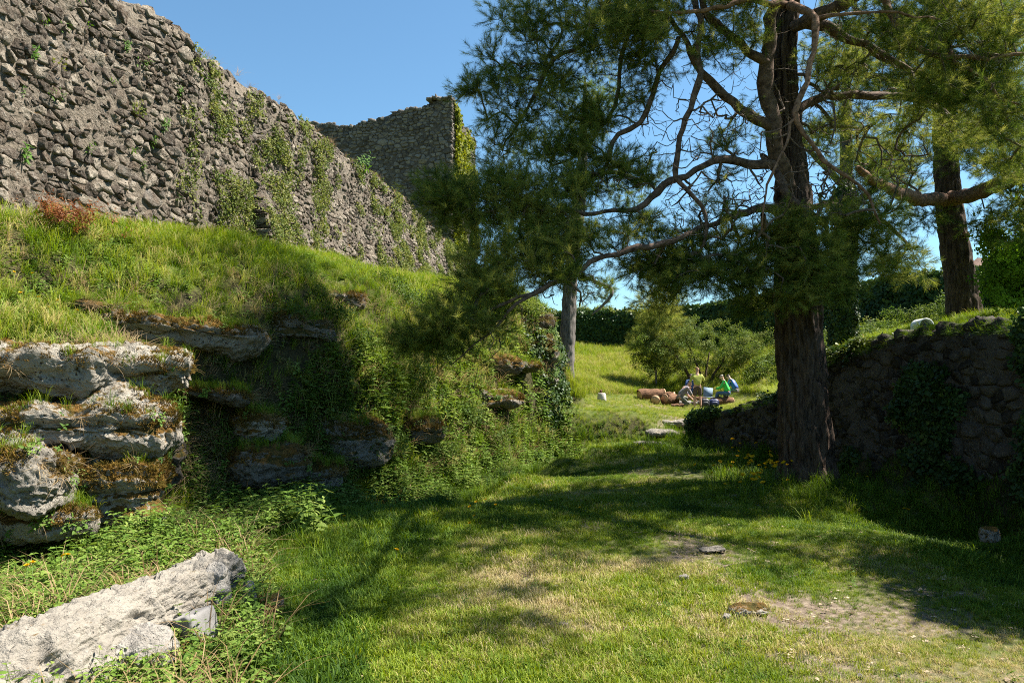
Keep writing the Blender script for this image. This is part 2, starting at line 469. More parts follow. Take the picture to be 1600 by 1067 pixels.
# brow above the first rocks
line([(-6.2, -6, 1.9), (-6.2, 4, 1.9), P(0, 575, 7.9), P(120, 582, 8.25), P(230, 605, 8.9), P(262, 650, 9.2)])
line([P(290, 720, 9.5), P(330, 640, 9.9), P(350, 575, 10.2)])
line([(-8, -6, 3.2), (-7.6, 4, 3.2), P(10, 470, 9.0), P(130, 466, 9.7), P(250, 478, 10.1), P(350, 500, 10.6), P(450, 478, 11.7), P(560, 520, 12.7), P(630, 560, 13.9)])
line([P(400, 640, 10.6), P(480, 620, 11.2), P(560, 645, 11.9), P(640, 650, 13.2), P(700, 625, 14.9), P(760, 640, 16.5), P(815, 645, 18.6)])
line([P(640, 530, 14.5), P(720, 540, 16.6), P(790, 535, 18.6), P(846, 545, 20.1)])
line([P(700, 590, 15.6), P(780, 585, 17.6), P(836, 600, 19.7)])
line([P(700, 480, 19), P(780, 482, 20.3), P(848, 495, 21.0)])
# foot of the castle wall
wl_ = []
for px, py in ((-260, 290), (0, 330), (170, 357), (340, 397), (470, 427), (600, 452), (720, 457)):
    Y = wallYat(px); q = P(px, py, Y); wl_.append((q[0] + .05, q[1], q[2]))
wl_ = [(wallX(-6), -6, 3.6)] + wl_
line(wl_)
line([(a - 2.2, b, c + .1) for a, b, c in wl_], 2.5)
line([P(760, 462, 34), P(820, 474, 28), P(852, 492, 22.5)])
line([P(740, 456, 44), (-2, 52, 7.5), (-6, 60, 8)], 4)
line([(-14, 46, 7), (-14, 60, 8)], 4)
# far side of the rock spur
line([(1.15, 20.6, .95), (1.3, 22, .9), (1.2, 24, 1.1), (1.1, 28, 1.7), (.4, 34, 3.0), (0, 42, 4.6)], 1.5)
line([(.55, 22.6, 3.2), (.2, 25, 3.6), (-.6, 30, 5.0), (-1.4, 38, 6.3)], 2)
# lawn
for x in (-4.6, -3, -1, 1, 3, 5, 6.4):
    for y in (-6, -2, 2, 5):
        CT.append(np.array([x, y, 0 if x > -4 else .04]))
for x, y, z in ((-3.5, 7.2, .05), (-2, 7.5, .02), (0, 7.5, 0), (2, 8, 0), (4, 8, 0), (6, 8, .04), (-2.5, 9.2, .05), (-1, 10, .02), (1, 10.5, 0), (3, 11, 0), (4.8, 12, .1), (5.5, 11, .06), (0, 13, 0), (2, 13, 0), (4, 14, .04),
                (1, 16, .02), (3, 16, .03), (4.6, 16, .05), (2, 18.5, .05), (3.4, 18.5, .05)):
    CT.append(np.array([x, y, z]))
# little step up to the picnic lawn
line([(1.3, 19.85, .15), (3.6, 19.9, .1)], .5)
line([(1.45, 20.45, .8), (3.45, 20.5, .74)], .5)
line([(4.05, 18.6, .05), (4.15, 20.0, .36), (4.25, 21.4, .72)], .5)
line([(3.75, 19.2, .1), (3.75, 20.2, .42)], .5)
# retaining wall on the right
RW = [(7.6, -6, 0, 2.45), (7.35, 2, 0, 2.45), (7.0, 6, .02, 2.42), (6.7, 9.7, .05, 2.42), (6.37, 11.5, .08, 2.5), (6.0, 13.56, .1, 2.12), (5.6, 15.6, .08, 1.36), (5.2, 18.0, .05, .98), (4.85, 20.0, .1, .74)]
line([(a - .05, b, c) for a, b, c, d in RW])
line([(a + .45, b + .1, d - .12) for a, b, c, d in RW])
line([(a + 1.1, b + .1, d - .06 + .1 * (b < 9)) for a, b, c, d in RW])
line([(a + 2.0, b + .1, d + .0) for a, b, c, d in RW[:6]])
for p in ((3, 23, .74), (5.4, 22, .68), (6, 25, .64), (8, 28, .66), (8, 32, .72), (10, 31, .75), (6, 31, .72), (4, 28, .85), (2.3, 28, 1.38), (3, 33, 1.9), (6, 36, 1.5), (9, 35.5, 1.2), (2, 38, 3.0), (5.8, 44, 3.5), (1.5, 46, 4.4),
          (10.5, 38, 2.7), (12, 35, 2.7), (11.5, 31.5, 1.5), (11.5, 42, 3.7), (6.5, 21, .7), (7.2, 18, 1.4), (9, 22, 1.5), (11, 26, 2.0), (13.5, 29, 3.2), (8.1, 18, 2.45), (7.6, 15, 2.3), (8.5, 12, 2.5), (10.4, 17, 3.1), (12.5, 17, 3.1), (14, 14, 2.8),
          (15.5, 22, 3.5), (12.5, 22, 2.9), (13, 8, 2.5), (13, 0, 2.4), (22, 8, 2.8), (22, 20, 4.0), (18, 32, 4.2), (14.3, 37.5, 3.9), (16.3, 30, 3.8), (18, 26, 3.9), (12, 48, 4.2), (-20, 10, 4), (-20, 30, 5), (-20, -6, 4), (25, 45, 4), (0, 65, 6), (25, -6, 3.5)):
    CT.append(np.array(p, float))
CT = np.array([np.asarray(c)[:3] for c in CT])
_k, _ix = np.unique(np.round(CT[:, :2], 2), axis=0, return_index=True)
CT = CT[_ix]
def _phi(A, B):
    return np.sqrt(((A[:, None, :2] - B[None, :, :2]) ** 2).sum(-1) + .01)
_n = len(CT)
_A = np.zeros((_n + 3, _n + 3))
_A[:_n, :_n] = _phi(CT, CT) + np.eye(_n) * -.004
_A[:_n, _n] = 1; _A[:_n, _n + 1:] = CT[:, :2]
_A[_n, :_n] = 1; _A[_n + 1:, :_n] = CT[:, :2].T
_w = np.linalg.solve(_A, np.concatenate([CT[:, 2], np.zeros(3)]))
def H(x, y):
    x = np.atleast_1d(np.asarray(x, float)); y = np.atleast_1d(np.asarray(y, float))
    out = np.zeros(len(x))
    for i in range(0, len(x), 20000):
        X = np.stack([np.clip(x[i:i + 20000], -22, 28), np.clip(y[i:i + 20000], -8, 66)], 1)
        z = _phi(X, CT) @ _w[:_n] + _w[_n] + X @ _w[_n + 1:]
        out[i:i + 20000] = z
    far = np.clip((np.maximum(np.abs(x - 2) - 26, np.abs(y - 30) - 38)) / 60, 0, 1)
    out = out * (1 - far) + 1.0 * far
    hill = np.clip((-x + n2(x, y, .2, 2, 3) * .2 + np.interp(y, [p[1] for p in FOOT], [p[0] for p in FOOT])) / 1.0, 0, 1)
    hill = np.where(y > 20.3, .3, hill)
    out = out + n2(x, y, .9, 4, 5) * (.015 + .09 * hill) + n2(x, y, 3.5, 3, 9) * (.008 + .05 * hill)
    return out

# worn patches of the lawn (x, y, rx, ry, strength)
BARE = []
for px, py, rx, ry, s in ((1100, 860, .55, .35, .8), (850, 905, .45, .3, .7), (900, 960, .5, .3, .55), (1180, 950, .9, .5, .85), (1050, 905, .8, .35, .6), (1300, 870, 1.0, .5, .6), (1350, 960, .9, .5, .5), (1250, 1030, .9, .35, .5),
                          (1420, 900, .8, .4, .6), (1000, 1000, .7, .3, .3), (1080, 690, .8, 1.2, .6), (1030, 730, .8, 1.4, .45), (1000, 830, .8, .6, .55), (1150, 780, .6, .8, .4), (1500, 1040, .8, .3, .35), (1440, 990, .7, .3, .4), (720, 920, .5, .3, .3), (640, 990, .4, .25, .25), (560, 960, .3, .3, .2)):
    Y = CZ * F / (py - 600); BARE.append(((px - 800) / F * Y, Y, rx, ry * 1.5, s))
BARE.append((5.6, 22.5, 1.4, 1.6, .5)); BARE.append((6.6, 29.5, 2.6, 1.2, .75)); BARE.append((4.3, 20.2, .35, 1.1, .55))
def bare(x, y):
    b = np.zeros(len(x))
    for bx, by, rx, ry, s in BARE:
        d = np.sqrt(((x - bx) / rx) ** 2 + ((y - by) / ry) ** 2)
        b = np.maximum(b, s * np.clip(1.5 - d, 0, 1))
    return .78 * b * np.clip(.75 + .7 * n2(x, y, 2.2, 3, 21), 0, 1.3)

def axis(lo, hi, a, b, st, grow=1.18):
    mid = np.arange(a, b + st / 2, st)
    L = []; v = a; d = st
    while v > lo: d = min(d * grow, 60); v -= d; L.append(v)
    Rr = []; v = b; d = st
    while v < hi: d = min(d * grow, 60); v += d; Rr.append(v)
    return np.array(L[::-1] + list(mid) + Rr)
ax_, ay_ = axis(-900, 900, -9.5, 9.5, .11, 1.12), axis(-300, 1500, 2, 23, .11, 1.10)
gx, gy = np.meshgrid(ax_, ay_)
GZ = H(gx.ravel(), gy.ravel())
V = np.stack([gx.ravel(), gy.ravel(), GZ], 1)
nx, ny = len(ax_), len(ay_)
idx = np.arange(nx * ny).reshape(ny, nx)
Q = np.stack([idx[:-1, :-1].ravel(), idx[:-1, 1:].ravel(), idx[1:, 1:].ravel(), idx[1:, :-1].ravel()], 1)
gslope = np.hypot(*np.gradient(GZ.reshape(ny, nx), ay_, ax_)).ravel()
bb = bare(V[:, 0], V[:, 1])
terrain = obj('ground', mk('ground', V, Q, M['ground'], True, {'bare': bb, 'steep': np.clip((gslope - .7) * 1.6, 0, 1)}))
terrain['kind'] = 'structure'
GZ2 = GZ.reshape(ny, nx)
def Hm(x, y):
    """height of the built ground sheet"""
    x = np.atleast_1d(np.asarray(x, float)); y = np.atleast_1d(np.asarray(y, float))
    i = np.clip(np.searchsorted(ax_, x) - 1, 0, nx - 2); j = np.clip(np.searchsorted(ay_, y) - 1, 0, ny - 2)
    u = (x - ax_[i]) / (ax_[i + 1] - ax_[i]); v = (y - ay_[j]) / (ay_[j + 1] - ay_[j])
    return GZ2[j, i] * (1 - u) * (1 - v) + GZ2[j, i + 1] * u * (1 - v) + GZ2[j + 1, i] * (1 - u) * v + GZ2[j + 1, i + 1] * u * v
def G(x, y):
    return float(Hm(x, y)[0])

# ------------------------------------------------------------------ stones
_g = [(x, y, z) for x in (-1, 0, 1) for y in (-1, 0, 1) for z in (-1, 0, 1) if (x, y, z) != (0, 0, 0)]
_gi = {g: i for i, g in enumerate(_g)}
_sq = []
for ax in range(3):
    o1, o2 = [(1, 2), (2, 0), (0, 1)][ax]
    for s in (-1, 1):
        for a in (-1, 0):
            for b in (-1, 0):
                c = []
                for da, db in ((0, 0), (1, 0), (1, 1), (0, 1)):
                    p = [0, 0, 0]; p[ax] = s; p[o1] = a + da; p[o2] = b + db
                    c.append(_gi[tuple(p)])
                _sq.append(c if s > 0 else c[::-1])
SQ = np.array(_sq)
SV = []
for k in range(14):
    v = np.array(_g, float)
    l4 = (np.abs(v) ** 4.6).sum(1) ** (1 / 4.6)
    v = v / l4[:, None] * (1 + .10 * rng.standard_normal((26, 1)))
    v += rng.standard_normal((26, 3)) * .13
    v[:, 2] += v[:, 0] * rng.normal(0, .22); v[:, 0] += v[:, 2] * rng.normal(0, .22)
    v *= np.array([1, 1, 1]) * (1 + .08 * rng.standard_normal(3))
    SV.append(v)

def clip_cell(site, nb):
    """the cell of a site cut by the bisectors to its neighbours"""
    h = 1.6
    poly = [(site[0] - h, site[1] - h), (site[0] + h, site[1] - h), (site[0] + h, site[1] + h), (site[0] - h, site[1] + h)]
    for q in nb:
        nx_, ny_ = q[0] - site[0], q[1] - site[1]
        c = (q[0] ** 2 + q[1] ** 2 - site[0] ** 2 - site[1] ** 2) * .5
        out = []
        k = len(poly)
        d = [p[0] * nx_ + p[1] * ny_ - c for p in poly]
        for i in range(k):
            j = (i + 1) % k
            if d[i] <= 0: out.append(poly[i])
            if (d[i] < 0 < d[j]) or (d[j] < 0 < d[i]):
                t = d[i] / (d[i] - d[j])
                out.append((poly[i][0] + (poly[j][0] - poly[i][0]) * t, poly[i][1] + (poly[j][1] - poly[i][1]) * t))
        poly = out
        if len(poly) < 3: return None
    return np.array(poly)

def rubble_cells(L, z0, z1, sw, sh, nbig, bw, bh, rg, seed, ok):
    """tightly fitted irregular stones: cells on the wall face, courses slightly wavy"""
    asp = sw / sh
    S = []
    row = 0; z = z0
    while z < z1 + sh:
        c = rg.uniform(0, sw); h = sh * rg.uniform(.75, 1.3)
        while c < L + sw:
            w_ = sw * rg.choice([.5, .7, .9, 1.1, 1.5, 1.8], p=[.16, .2, .24, .2, .12, .08])
            c += w_ * .5
            S.append((c, z + rg.normal(0, .17) * sh + .6 * sh * float(vnoise(np.array([[c * .6, z * .7, seed]]))[0])))
            if rg.random() < .12: S.append((c + rg.uniform(-.3, .3) * sw, z + .5 * sh))
            c += w_ * .5
        z += h
    S = np.array(S)
    keep = np.ones(len(S), bool)
    B = []
    for _ in range(nbig):
        c = rg.uniform(0, L); zz = rg.uniform(z0, z1); w_, h_ = bw * rg.uniform(.7, 1.2), bh * rg.uniform(.7, 1.2)
        if any(abs(c - b[0]) < (w_ + b[2]) * .6 and abs(zz - b[1]) < (h_ + b[3]) * .6 for b in B): continue
        B.append((c, zz, w_, h_)); keep &= ~(((S[:, 0] - c) / w_) ** 2 + ((S[:, 1] - zz) / h_) ** 2 < .62)
    S = S[keep]
    if B: S = np.vstack([S, np.array(B)[:, :2]])
    T = S * np.array([1, asp])
    out = []
    oks = ok(S)
    for i in range(len(S)):
        if not oks[i]: continue
        d = ((T - T[i]) ** 2).sum(1)
        nb = np.argsort(d)[1:16] if len(T) > 16 else np.argsort(d)[1:]
        p = clip_cell(T[i], T[nb])
        if p is None: continue
        e = np.linalg.norm(p - np.roll(p, -1, axis=0), axis=1)
        p = p[e > .02]
        if len(p) < 3: continue
        q = np.roll(p, -1, axis=0)
        p = np.stack([p * .86 + q * .14, p * .14 + q * .86], 1).reshape(-1, 2) if len(p) < 7 else p
        p = p / np.array([1, asp])
        out.append((p.mean(0), p))
    return out

def wall(name, label, cat, st, side, thick, sw, sh, mat, mort, nparts, off=None, big=(0, 0, 0), prot=.05, jag=.12, loc=None, topstones=True, seed=0, minpx=8, core_top=.10):
    """a rubble wall along stations (x, y, zbase, ztop); side +1: the face looks to the left of the walking direction"""
    rg = np.random.default_rng(seed)
    st = np.array(st, float)
    s = np.concatenate([[0], np.cumsum(np.hypot(*np.diff(st[:, :2], axis=0).T))])
    def at(ss):
        return np.stack([np.interp(ss, s, st[:, k]) for k in range(4)], 1)
    def nrm(ss):
        e = .05
        a = at(np.clip(ss - e, 0, s[-1])); b = at(np.clip(ss + e, 0, s[-1]))
        t = (b - a)[:, :2]; t /= np.linalg.norm(t, axis=1)[:, None] + 1e-9
        return t, np.stack([-t[:, 1], t[:, 0]], 1) * side
    root = empty(name, (*st[0][:2], st[0][2]), label, cat)
    rl = np.array(root.location)
    # core
    ns_ = int(s[-1] / .25) + 2; ss = np.linspace(0, s[-1], ns_)
    A = at(ss); t, n = nrm(ss)
    nh = 12
    jagn = fbm(np.stack([ss * 1.7, ss * 0, ss * 0], 1), 1, 4, seed + 3) * jag
    rings = []
    for k in range(nh + 1):
        f = k / nh
        z = (A[:, 2] - .6) * (1 - f) + (A[:, 3] + jagn - core_top) * f
        d = (off(A, z) if off else 0) + .01
        d = d + .05 * fbm(np.stack([A[:, 0], A[:, 1], z], 1), 2.5, 3, seed)
        rings.append(np.stack([A[:, 0] + n[:, 0] * d, A[:, 1] + n[:, 1] * d, z], 1))
    for f in (.5, 1):
        z = A[:, 3] + jagn - core_top
        rings.append(np.stack([A[:, 0] - n[:, 0] * thick * f, A[:, 1] - n[:, 1] * thick * f, z], 1))
    rings.append(np.stack([A[:, 0] - n[:, 0] * thick, A[:, 1] - n[:, 1] * thick, A[:, 2] - .6], 1))
    Vv = np.concatenate(rings); K = len(rings)
    I = np.arange(K * ns_).reshape(K, ns_)
    Qq = np.stack([I[:-1, :-1].ravel(), I[:-1, 1:].ravel(), I[1:, 1:].ravel(), I[1:, :-1].ravel()], 1)
    caps = np.array([list(I[:, 0]), list(I[::-1, -1])])
    obj('wall_core', mk('wall_core', Vv - rl, [Qq, caps], mort), root)
    # stones
    recs = []
    def ok(S):
        A_ = at(S[:, 0]); jn = np.interp(S[:, 0], ss, jagn)
        return (S[:, 0] > 0) & (S[:, 0] < s[-1]) & (S[:, 1] > A_[:, 2] - .15) & (S[:, 1] < A_[:, 3] + jn - sh * .3)
    cells = rubble_cells(s[-1], st[:, 2].min() - .2, st[:, 3].max() + .1, sw, sh, big[0], big[1], big[2], rg, seed, ok)
    cs_, cz_, cd_, rows_ = [], [], [], []
    for cen, poly in cells:
        k = len(poly)
        size = float(np.sqrt(np.prod(poly.max(0) - poly.min(0))))
        pr_ = rg.uniform(.12, 1.0) * prot
        gap = 1 - min(.2, .008 / size) - rg.uniform(0, .07)
        rel = poly - cen
        tl_ = rg.normal(0, .22, 2)
        jr = 1 + rg.normal(0, .06, (k, 1))
        r0_, r1_, r2_ = rel * gap * jr, rel * gap * rg.uniform(.86, .97) * jr, rel * gap * rg.uniform(.5, .72) * (1 + rg.normal(0, .1, (k, 1)))
        d0 = np.full(k, -.05); d1 = pr_ * rg.uniform(.7, 1.0) + rg.normal(0, .011, k); d2 = pr_ + rg.normal(0, .013, k)
        R0 = np.vstack([r0_, r1_, r2_, [[0, 0]]]); D0 = np.concatenate([d0, d1 + r1_ @ tl_, d2 + r2_ @ tl_, [pr_ * rg.uniform(.9, 1.15)]])
        cs_.append(cen[0] + R0[:, 0]); cz_.append(cen[1] + R0[:, 1]); cd_.append(D0); rows_.append((k, size, rg.random()))
    CS, CZz, CD = np.concatenate(cs_), np.concatenate(cz_), np.concatenate(cd_)
    Aw = at(np.clip(CS, 0, s[-1])); tw_, nw_ = nrm(np.clip(CS, 0, s[-1]))
    dw = (off(Aw, CZz) if off else 0) + CD
    over = (CS - np.clip(CS, 0, s[-1]))[:, None] * tw_
    CW = np.stack([Aw[:, 0] + nw_[:, 0] * dw + over[:, 0], Aw[:, 1] + nw_[:, 1] * dw + over[:, 1], CZz], 1)
    st_i = np.concatenate([[0], np.cumsum([3 * q[0] + 1 for q in rows_])])
    cpos = np.array([CW[st_i[i + 1] - 1] for i in range(len(rows_))])
    px, py, w = proj(cpos)
    vis = (w > 1) & (px > -15) & (px < 1615) & (py > -15) & (py < 1082)
    szp = np.where(vis, np.array([q[1] for q in rows_]) * F / np.maximum(w, .5), 0)
    part = set(np.argsort(-szp)[:nparts].tolist())
    fmb = MB()
    flip = side > 0
    for i, (k, size, tn) in enumerate(rows_):
        V_ = CW[st_i[i]:st_i[i + 1]]
        I_ = np.arange(k); J_ = (I_ + 1) % k
        Q_ = np.vstack([np.stack([I_, J_, J_ + k, I_ + k], 1), np.stack([I_ + k, J_ + k, J_ + 2 * k, I_ + 2 * k], 1)]); T_ = np.stack([I_ + 2 * k, J_ + 2 * k, np.full(k, 3 * k)], 1)
        if flip: Q_ = Q_[:, ::-1]; T_ = T_[:, ::-1]
        if i in part and vis[i]:
            c0 = V_[-1]
            o = obj('stone', mk('stone', V_ - c0, [T_, Q_], mat, False, {'tint': np.full(len(V_), tn * .5)}), root, c0 - rl)
        else:
            fmb.add(V_ - rl, T=T_, Q=Q_, tint=tn)
    if topstones:
        c = 0
        while c < s[-1]:
            w_ = sw * rg.uniform(.6, 1.4)
            a = at(np.array([c]))[0]
            jn = float(np.interp(c, ss, jagn))
            for d in np.arange(.1, thick, sw * .9):
                if rg.random() < .85:
                    recs.append((c, a[3] + jn - core_top - .02 + rg.uniform(-.05, .09), w_, sh * rg.uniform(.7, 1.3), d, 0))
            c += w_ * .95
    mb = fmb
    if recs:
        recs = np.array(recs); m = len(recs)
        A = at(recs[:, 0]); t, n = nrm(recs[:, 0])
        dd = (off(A, recs[:, 1]) if off else 0) - recs[:, 4]
        pos = np.stack([A[:, 0] + n[:, 0] * dd, A[:, 1] + n[:, 1] * dd, recs[:, 1]], 1)
        tilt = rg.normal(0, .15, (m, 3)); ang = np.arctan2(t[:, 1], t[:, 0]) + tilt[:, 2]
        for i in range(m):
            k = int(rg.integers(14))
            sc = np.array([recs[i, 2] * .53, min(.3, recs[i, 3] * .8), recs[i, 3] * .54])
            Rm = np.array((Matrix.Rotation(ang[i], 3, 'Z') @ Matrix.Rotation(tilt[i, 1], 3, 'Y') @ Matrix.Rotation(tilt[i, 0], 3, 'X')))
            mb.add((SV[k] * sc) @ Rm.T + pos[i] - rl, Q=SQ, tint=rg.random())
    if mb.n:
        o = obj('stone_facing', mb.mesh('stone_facing', mat), root)
        o['kind'] = 'stuff'
    return root, dict(at=at, nrm=nrm, L=s[-1], off=off)

# castle wall
topl = [(-900, -1100), (-300, -420), (0, -125), (100, -45), (165, -5), (180, 8), (222, 18), (262, 45), (285, 78), (322, 95), (345, 115), (375, 132), (400, 150), (440, 168), (470, 188), (500, 216), (530, 240), (562, 264), (600, 290), (640, 325), (680, 362), (712, 392), (722, 402)]
basel = [(-900, 100), (-300, 285), (0, 330), (170, 357), (340, 397), (470, 427), (600, 452), (722, 457)]
stn = [(wallX(-6), -6, 3.5, 7.4)]
for px, py in topl:
    Y = wallYat(px); zt = P(px, py, Y)[2] if px > -250 else 7.0
    if px <= -300: zt = 7.2
    b = np.interp(px, [q[0] for q in basel], [q[1] for q in basel])
    zb = P(px, b, Y)[2] if px > -250 else 3.7
    stn.append((float(wallX(Y)), float(Y), zb, zt))
YJ = wallYat(386)
zJ = P(386, 395, YJ)[2]
def coff(A, z):
    y = A[:, 1]
    lift = np.clip(1 - (z - A[:, 2] - .2) / 2.3, 0, 1)
    return np.where(y > YJ, .5 * lift, 0) + .12 * n2(y, z, .5, 2, 4)
cw, cinfo = wall('castle_wall', 'ruined grey rubble castle wall with broken sloping top, standing on the grassy bank at left', 'wall', stn, -1, 1.3, .225, .15, M['castle'], M['mortar'], 300, off=coff, big=(150, .42, .27), prot=.06, jag=.1, seed=3)

# tower
tc = P(706, 152, 42)
tl = P(440, 182, 45.4)
tr = np.array([-9.03 + .14 * 47.2, 47.2, tc[2]])
tw_st = [(tl[0], tl[1], 5.5, tl[2] - .1), (tl[0] * .6 + tc[0] * .4, tl[1] * .6 + tc[1] * .4, 5.5, tc[2] - 1.0), (tl[0] * .2 + tc[0] * .8, tl[1] * .2 + tc[1] * .8, 5.5, tc[2] - .35), (tc[0], tc[1], 5.5, tc[2] + .1), (tc[0] + .5, tc[1] + 3, 5.5, tc[2] - .5), (tr[0], tr[1], 5.5, tc[2] - .9)]
tw, tinfo = wall('tower_wall', 'tall shaded square corner of a ruined stone tower behind the castle wall', 'tower', tw_st, -1, 1.4, .34, .2, M['tower'], M['mortar'], 290, big=(70, .7, .36), prot=.1, jag=.1, seed=8)

# retaining wall on the right
rw, rinfo = wall('retaining_wall', 'dark shaded rubble retaining wall with ivy behind the big pine at right', 'wall', RW, 1, .45, .21, .17, M['dark_stone'], M['dark_stone'], 300, big=(50, .38, .28), prot=.07, jag=.06, seed=5, core_top=.08)

# ivy-covered curtain wall far behind
cb = [(P(840, 492, 48), 3.4), (P(990, 492, 46), 3.5), (P(1100, 482, 44), 3.8), (P(1250, 462, 38), 4.0), (P(1450, 434, 30), 3.9), (P(1640, 416, 26), 4.0), (P(2100, 360, 21), 3.8)]
bw_st = [(q[0], q[1], zb, q[2] - .12) for q, zb in cb]
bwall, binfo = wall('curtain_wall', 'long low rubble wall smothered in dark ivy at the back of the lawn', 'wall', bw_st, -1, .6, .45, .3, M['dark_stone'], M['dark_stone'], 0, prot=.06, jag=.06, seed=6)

# ------------------------------------------------------------------ rocks
def rock(name, label, c, size, rz=0, seed=0, mat='tufa', n=34, strata=.10, rough=.10, tilt=(0, 0), norm=3.2, cat='rock', parent=None, fine=.02, sfreq=5.0):
    bm = bmesh.new()
    bmesh.ops.create_cube(bm, size=2)
    bmesh.ops.subdivide_edges(bm, edges=bm.edges[:], cuts=n, use_grid_fill=True)
    v = np.array([x.co[:] for x in bm.verts])
    bm.verts.index_update()
    q = np.array([[l.vert.index for l in f.loops] for f in bm.faces])
    bm.free()
    l = (np.abs(v) ** norm).sum(1) ** (1 / norm)
    d = v / l[:, None]
    size = np.asarray(size, float)
    p = d * size
    nr = d / size; nr /= np.linalg.norm(nr, axis=1)[:, None]
    base = fbm(p + seed * 7.3, 1.3, 3, seed) * rough * size.mean() * 2
    stz = p[:, 2] + .06 * fbm(p + 3, 1.5, 2, seed + 4)
    sn = vnoise(np.stack([stz * sfreq, stz * 0 + seed, stz * 0], 1), seed) + .5 * vnoise(np.stack([stz * sfreq * 2.7, stz * 0 + seed, stz * 0], 1), seed + 2)
    hn = nr.copy(); hn[:, 2] *= .15
    f1 = fbm(p + 5, 9, 4, seed + 9, .6)
    cr = np.clip(1 - np.abs(fbm(p + 21, 1.1, 3, seed + 30)) / .06, 0, 1) * np.clip(fbm(p, .8, 2, seed + 31) + .6, 0, 1)
    blk = np.floor(fbm(p + 2, 1.7, 2, seed + 33) * 3.5) / 3.5
    base = base + rough * size.mean() * .9 * blk - cr * min(.07, .12 * size.mean()) - np.clip(fbm(p, 7, 2, seed + 35) - .35, 0, 1) * fine * 3
    fi = -np.abs(f1) * fine * 2.2 + fbm(p, 30, 2, seed + 12) * fine * .6
    p = p + nr * base[:, None] + hn * (sn * strata)[:, None] + nr * fi[:, None]
    Rm = np.array(Matrix.Rotation(rz, 3, 'Z') @ Matrix.Rotation(tilt[0], 3, 'X') @ Matrix.Rotation(tilt[1], 3, 'Y'))
    p = p @ Rm.T
    me = mk(name, p, q, M[mat], True, {'tint': np.full(len(p), rng.random())})
    o = obj(name, me, parent, c)
    if label: tag(o, label, cat)
    w = p + np.asarray(c)
    if parent is not None: w = w + np.array(parent.location)
    w.flags.writeable = True
    nr = nr @ Rm.T
    return o, w, nr
RK = []
def R_(*a, **k):
    o, w, nr = rock(*a, **k); RK.append((o, w, nr, k.get('mat', 'tufa'))); return o

R_('rock_ledge', 'flat topped tufa ledge with brown moss crowning the lit rocks at far left', P(88, 592, 8.3), (1.36, .75, .25), R(24), 1, 'tufa', 78, .12, .16, tilt=(R(-3), R(-2)), sfreq=6)
R_('rock_ledge', 'long pale pitted tufa slab below the dark undercut at far left', P(92, 664, 7.9), (1.2, .62, .25), R(20), 2, 'tufa', 74, .09, .15, tilt=(0, R(3)), sfreq=5)
R_('rock_block', 'bright bare tufa block with dark hollow beneath, at the left edge', P(28, 738, 7.15), (.52, .5, .34), R(10), 3, 'tufa_pale', 56, .07, .16, tilt=(0, R(20)), norm=4)
R_('rock_block', 'rounded block coated in orange brown moss, lowest of the left rocks', P(185, 765, 7.9), (.55, .5, .4), R(20), 4, 'tufa_mossy', 60, .08, .13)
R_('rock_block', 'small pale tufa lump beneath the bright block, behind the nettles', P(75, 815, 7.3), (.38, .3, .16), R(10), 5, 'tufa', 24, .05, .15)
R_('rock_block', 'dark recessed tufa mass behind the left ledges', P(90, 705, 8.45), (1.3, .6, .8), R(22), 6, 'tufa_dark', 36, .12, .1)
R_('rock_ledge', 'overhanging mossy tufa ledge in the middle of the grassy bank', P(285, 520, 10.2), (.98, .6, .23), R(30), 7, 'tufa', 40, .10, .12, tilt=(0, R(6)), sfreq=6)
R_('rock_ledge', 'low brown mossy rim left of the overhanging ledge on the bank', P(175, 482, 9.75), (.5, .35, .1), R(24), 8, 'tufa_mossy', 26, .06, .12)
R_('rock_ledge', 'thin grey tufa ledge poking out of the shadow above the dry grass', P(325, 613, 9.75), (.5, .35, .1), R(20), 9, 'tufa', 26, .06, .1, tilt=(0, R(10)))
R_('rock_block', 'white topped tufa block in half shade beside the dry grass gully', P(405, 668, 10.2), (.34, .34, .22), R(40), 10, 'tufa', 32, .08, .12)
R_('rock_block', 'low tufa block with orange moss at the foot of the shaded gully', P(420, 722, 9.95), (.5, .4, .28), R(40), 11, 'tufa_mossy', 32, .07, .13)
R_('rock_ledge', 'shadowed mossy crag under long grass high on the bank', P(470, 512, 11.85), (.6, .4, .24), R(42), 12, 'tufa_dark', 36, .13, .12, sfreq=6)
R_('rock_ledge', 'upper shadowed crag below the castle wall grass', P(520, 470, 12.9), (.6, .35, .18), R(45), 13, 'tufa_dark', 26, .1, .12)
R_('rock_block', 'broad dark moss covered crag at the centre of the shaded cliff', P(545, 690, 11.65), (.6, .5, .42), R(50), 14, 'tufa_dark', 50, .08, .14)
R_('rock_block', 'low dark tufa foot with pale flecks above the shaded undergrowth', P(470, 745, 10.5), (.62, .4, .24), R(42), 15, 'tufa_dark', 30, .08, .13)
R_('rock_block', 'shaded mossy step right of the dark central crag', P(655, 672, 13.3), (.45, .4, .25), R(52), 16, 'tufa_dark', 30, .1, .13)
R_('rock_ledge', 'sunlit mossy ledge behind the drooping pine branch', P(785, 572, 18.4), (1.0, .7, .2), R(42), 17, 'tufa_mossy', 36, .12, .1, sfreq=4)
R_('rock_ledge', 'lit brown tufa shelf low on the spur, above the leafy slope', P(775, 622, 17.1), (.8, .5, .2), R(52), 18, 'tufa', 36, .1, .12)
R_('rock_spur', 'dark mossy vertical rock edge at the end of the bank, beside the slim pine', P(840, 590, 20.7), (.42, .7, 1.25), R(10), 19, 'tufa_dark', 44, .2, .12, sfreq=3)
R_('rock_spur', 'mossy knob on the cliff end above the spur', P(828, 515, 21.2), (.55, .7, .45), R(30), 20, 'tufa_dark', 32, .12, .12)
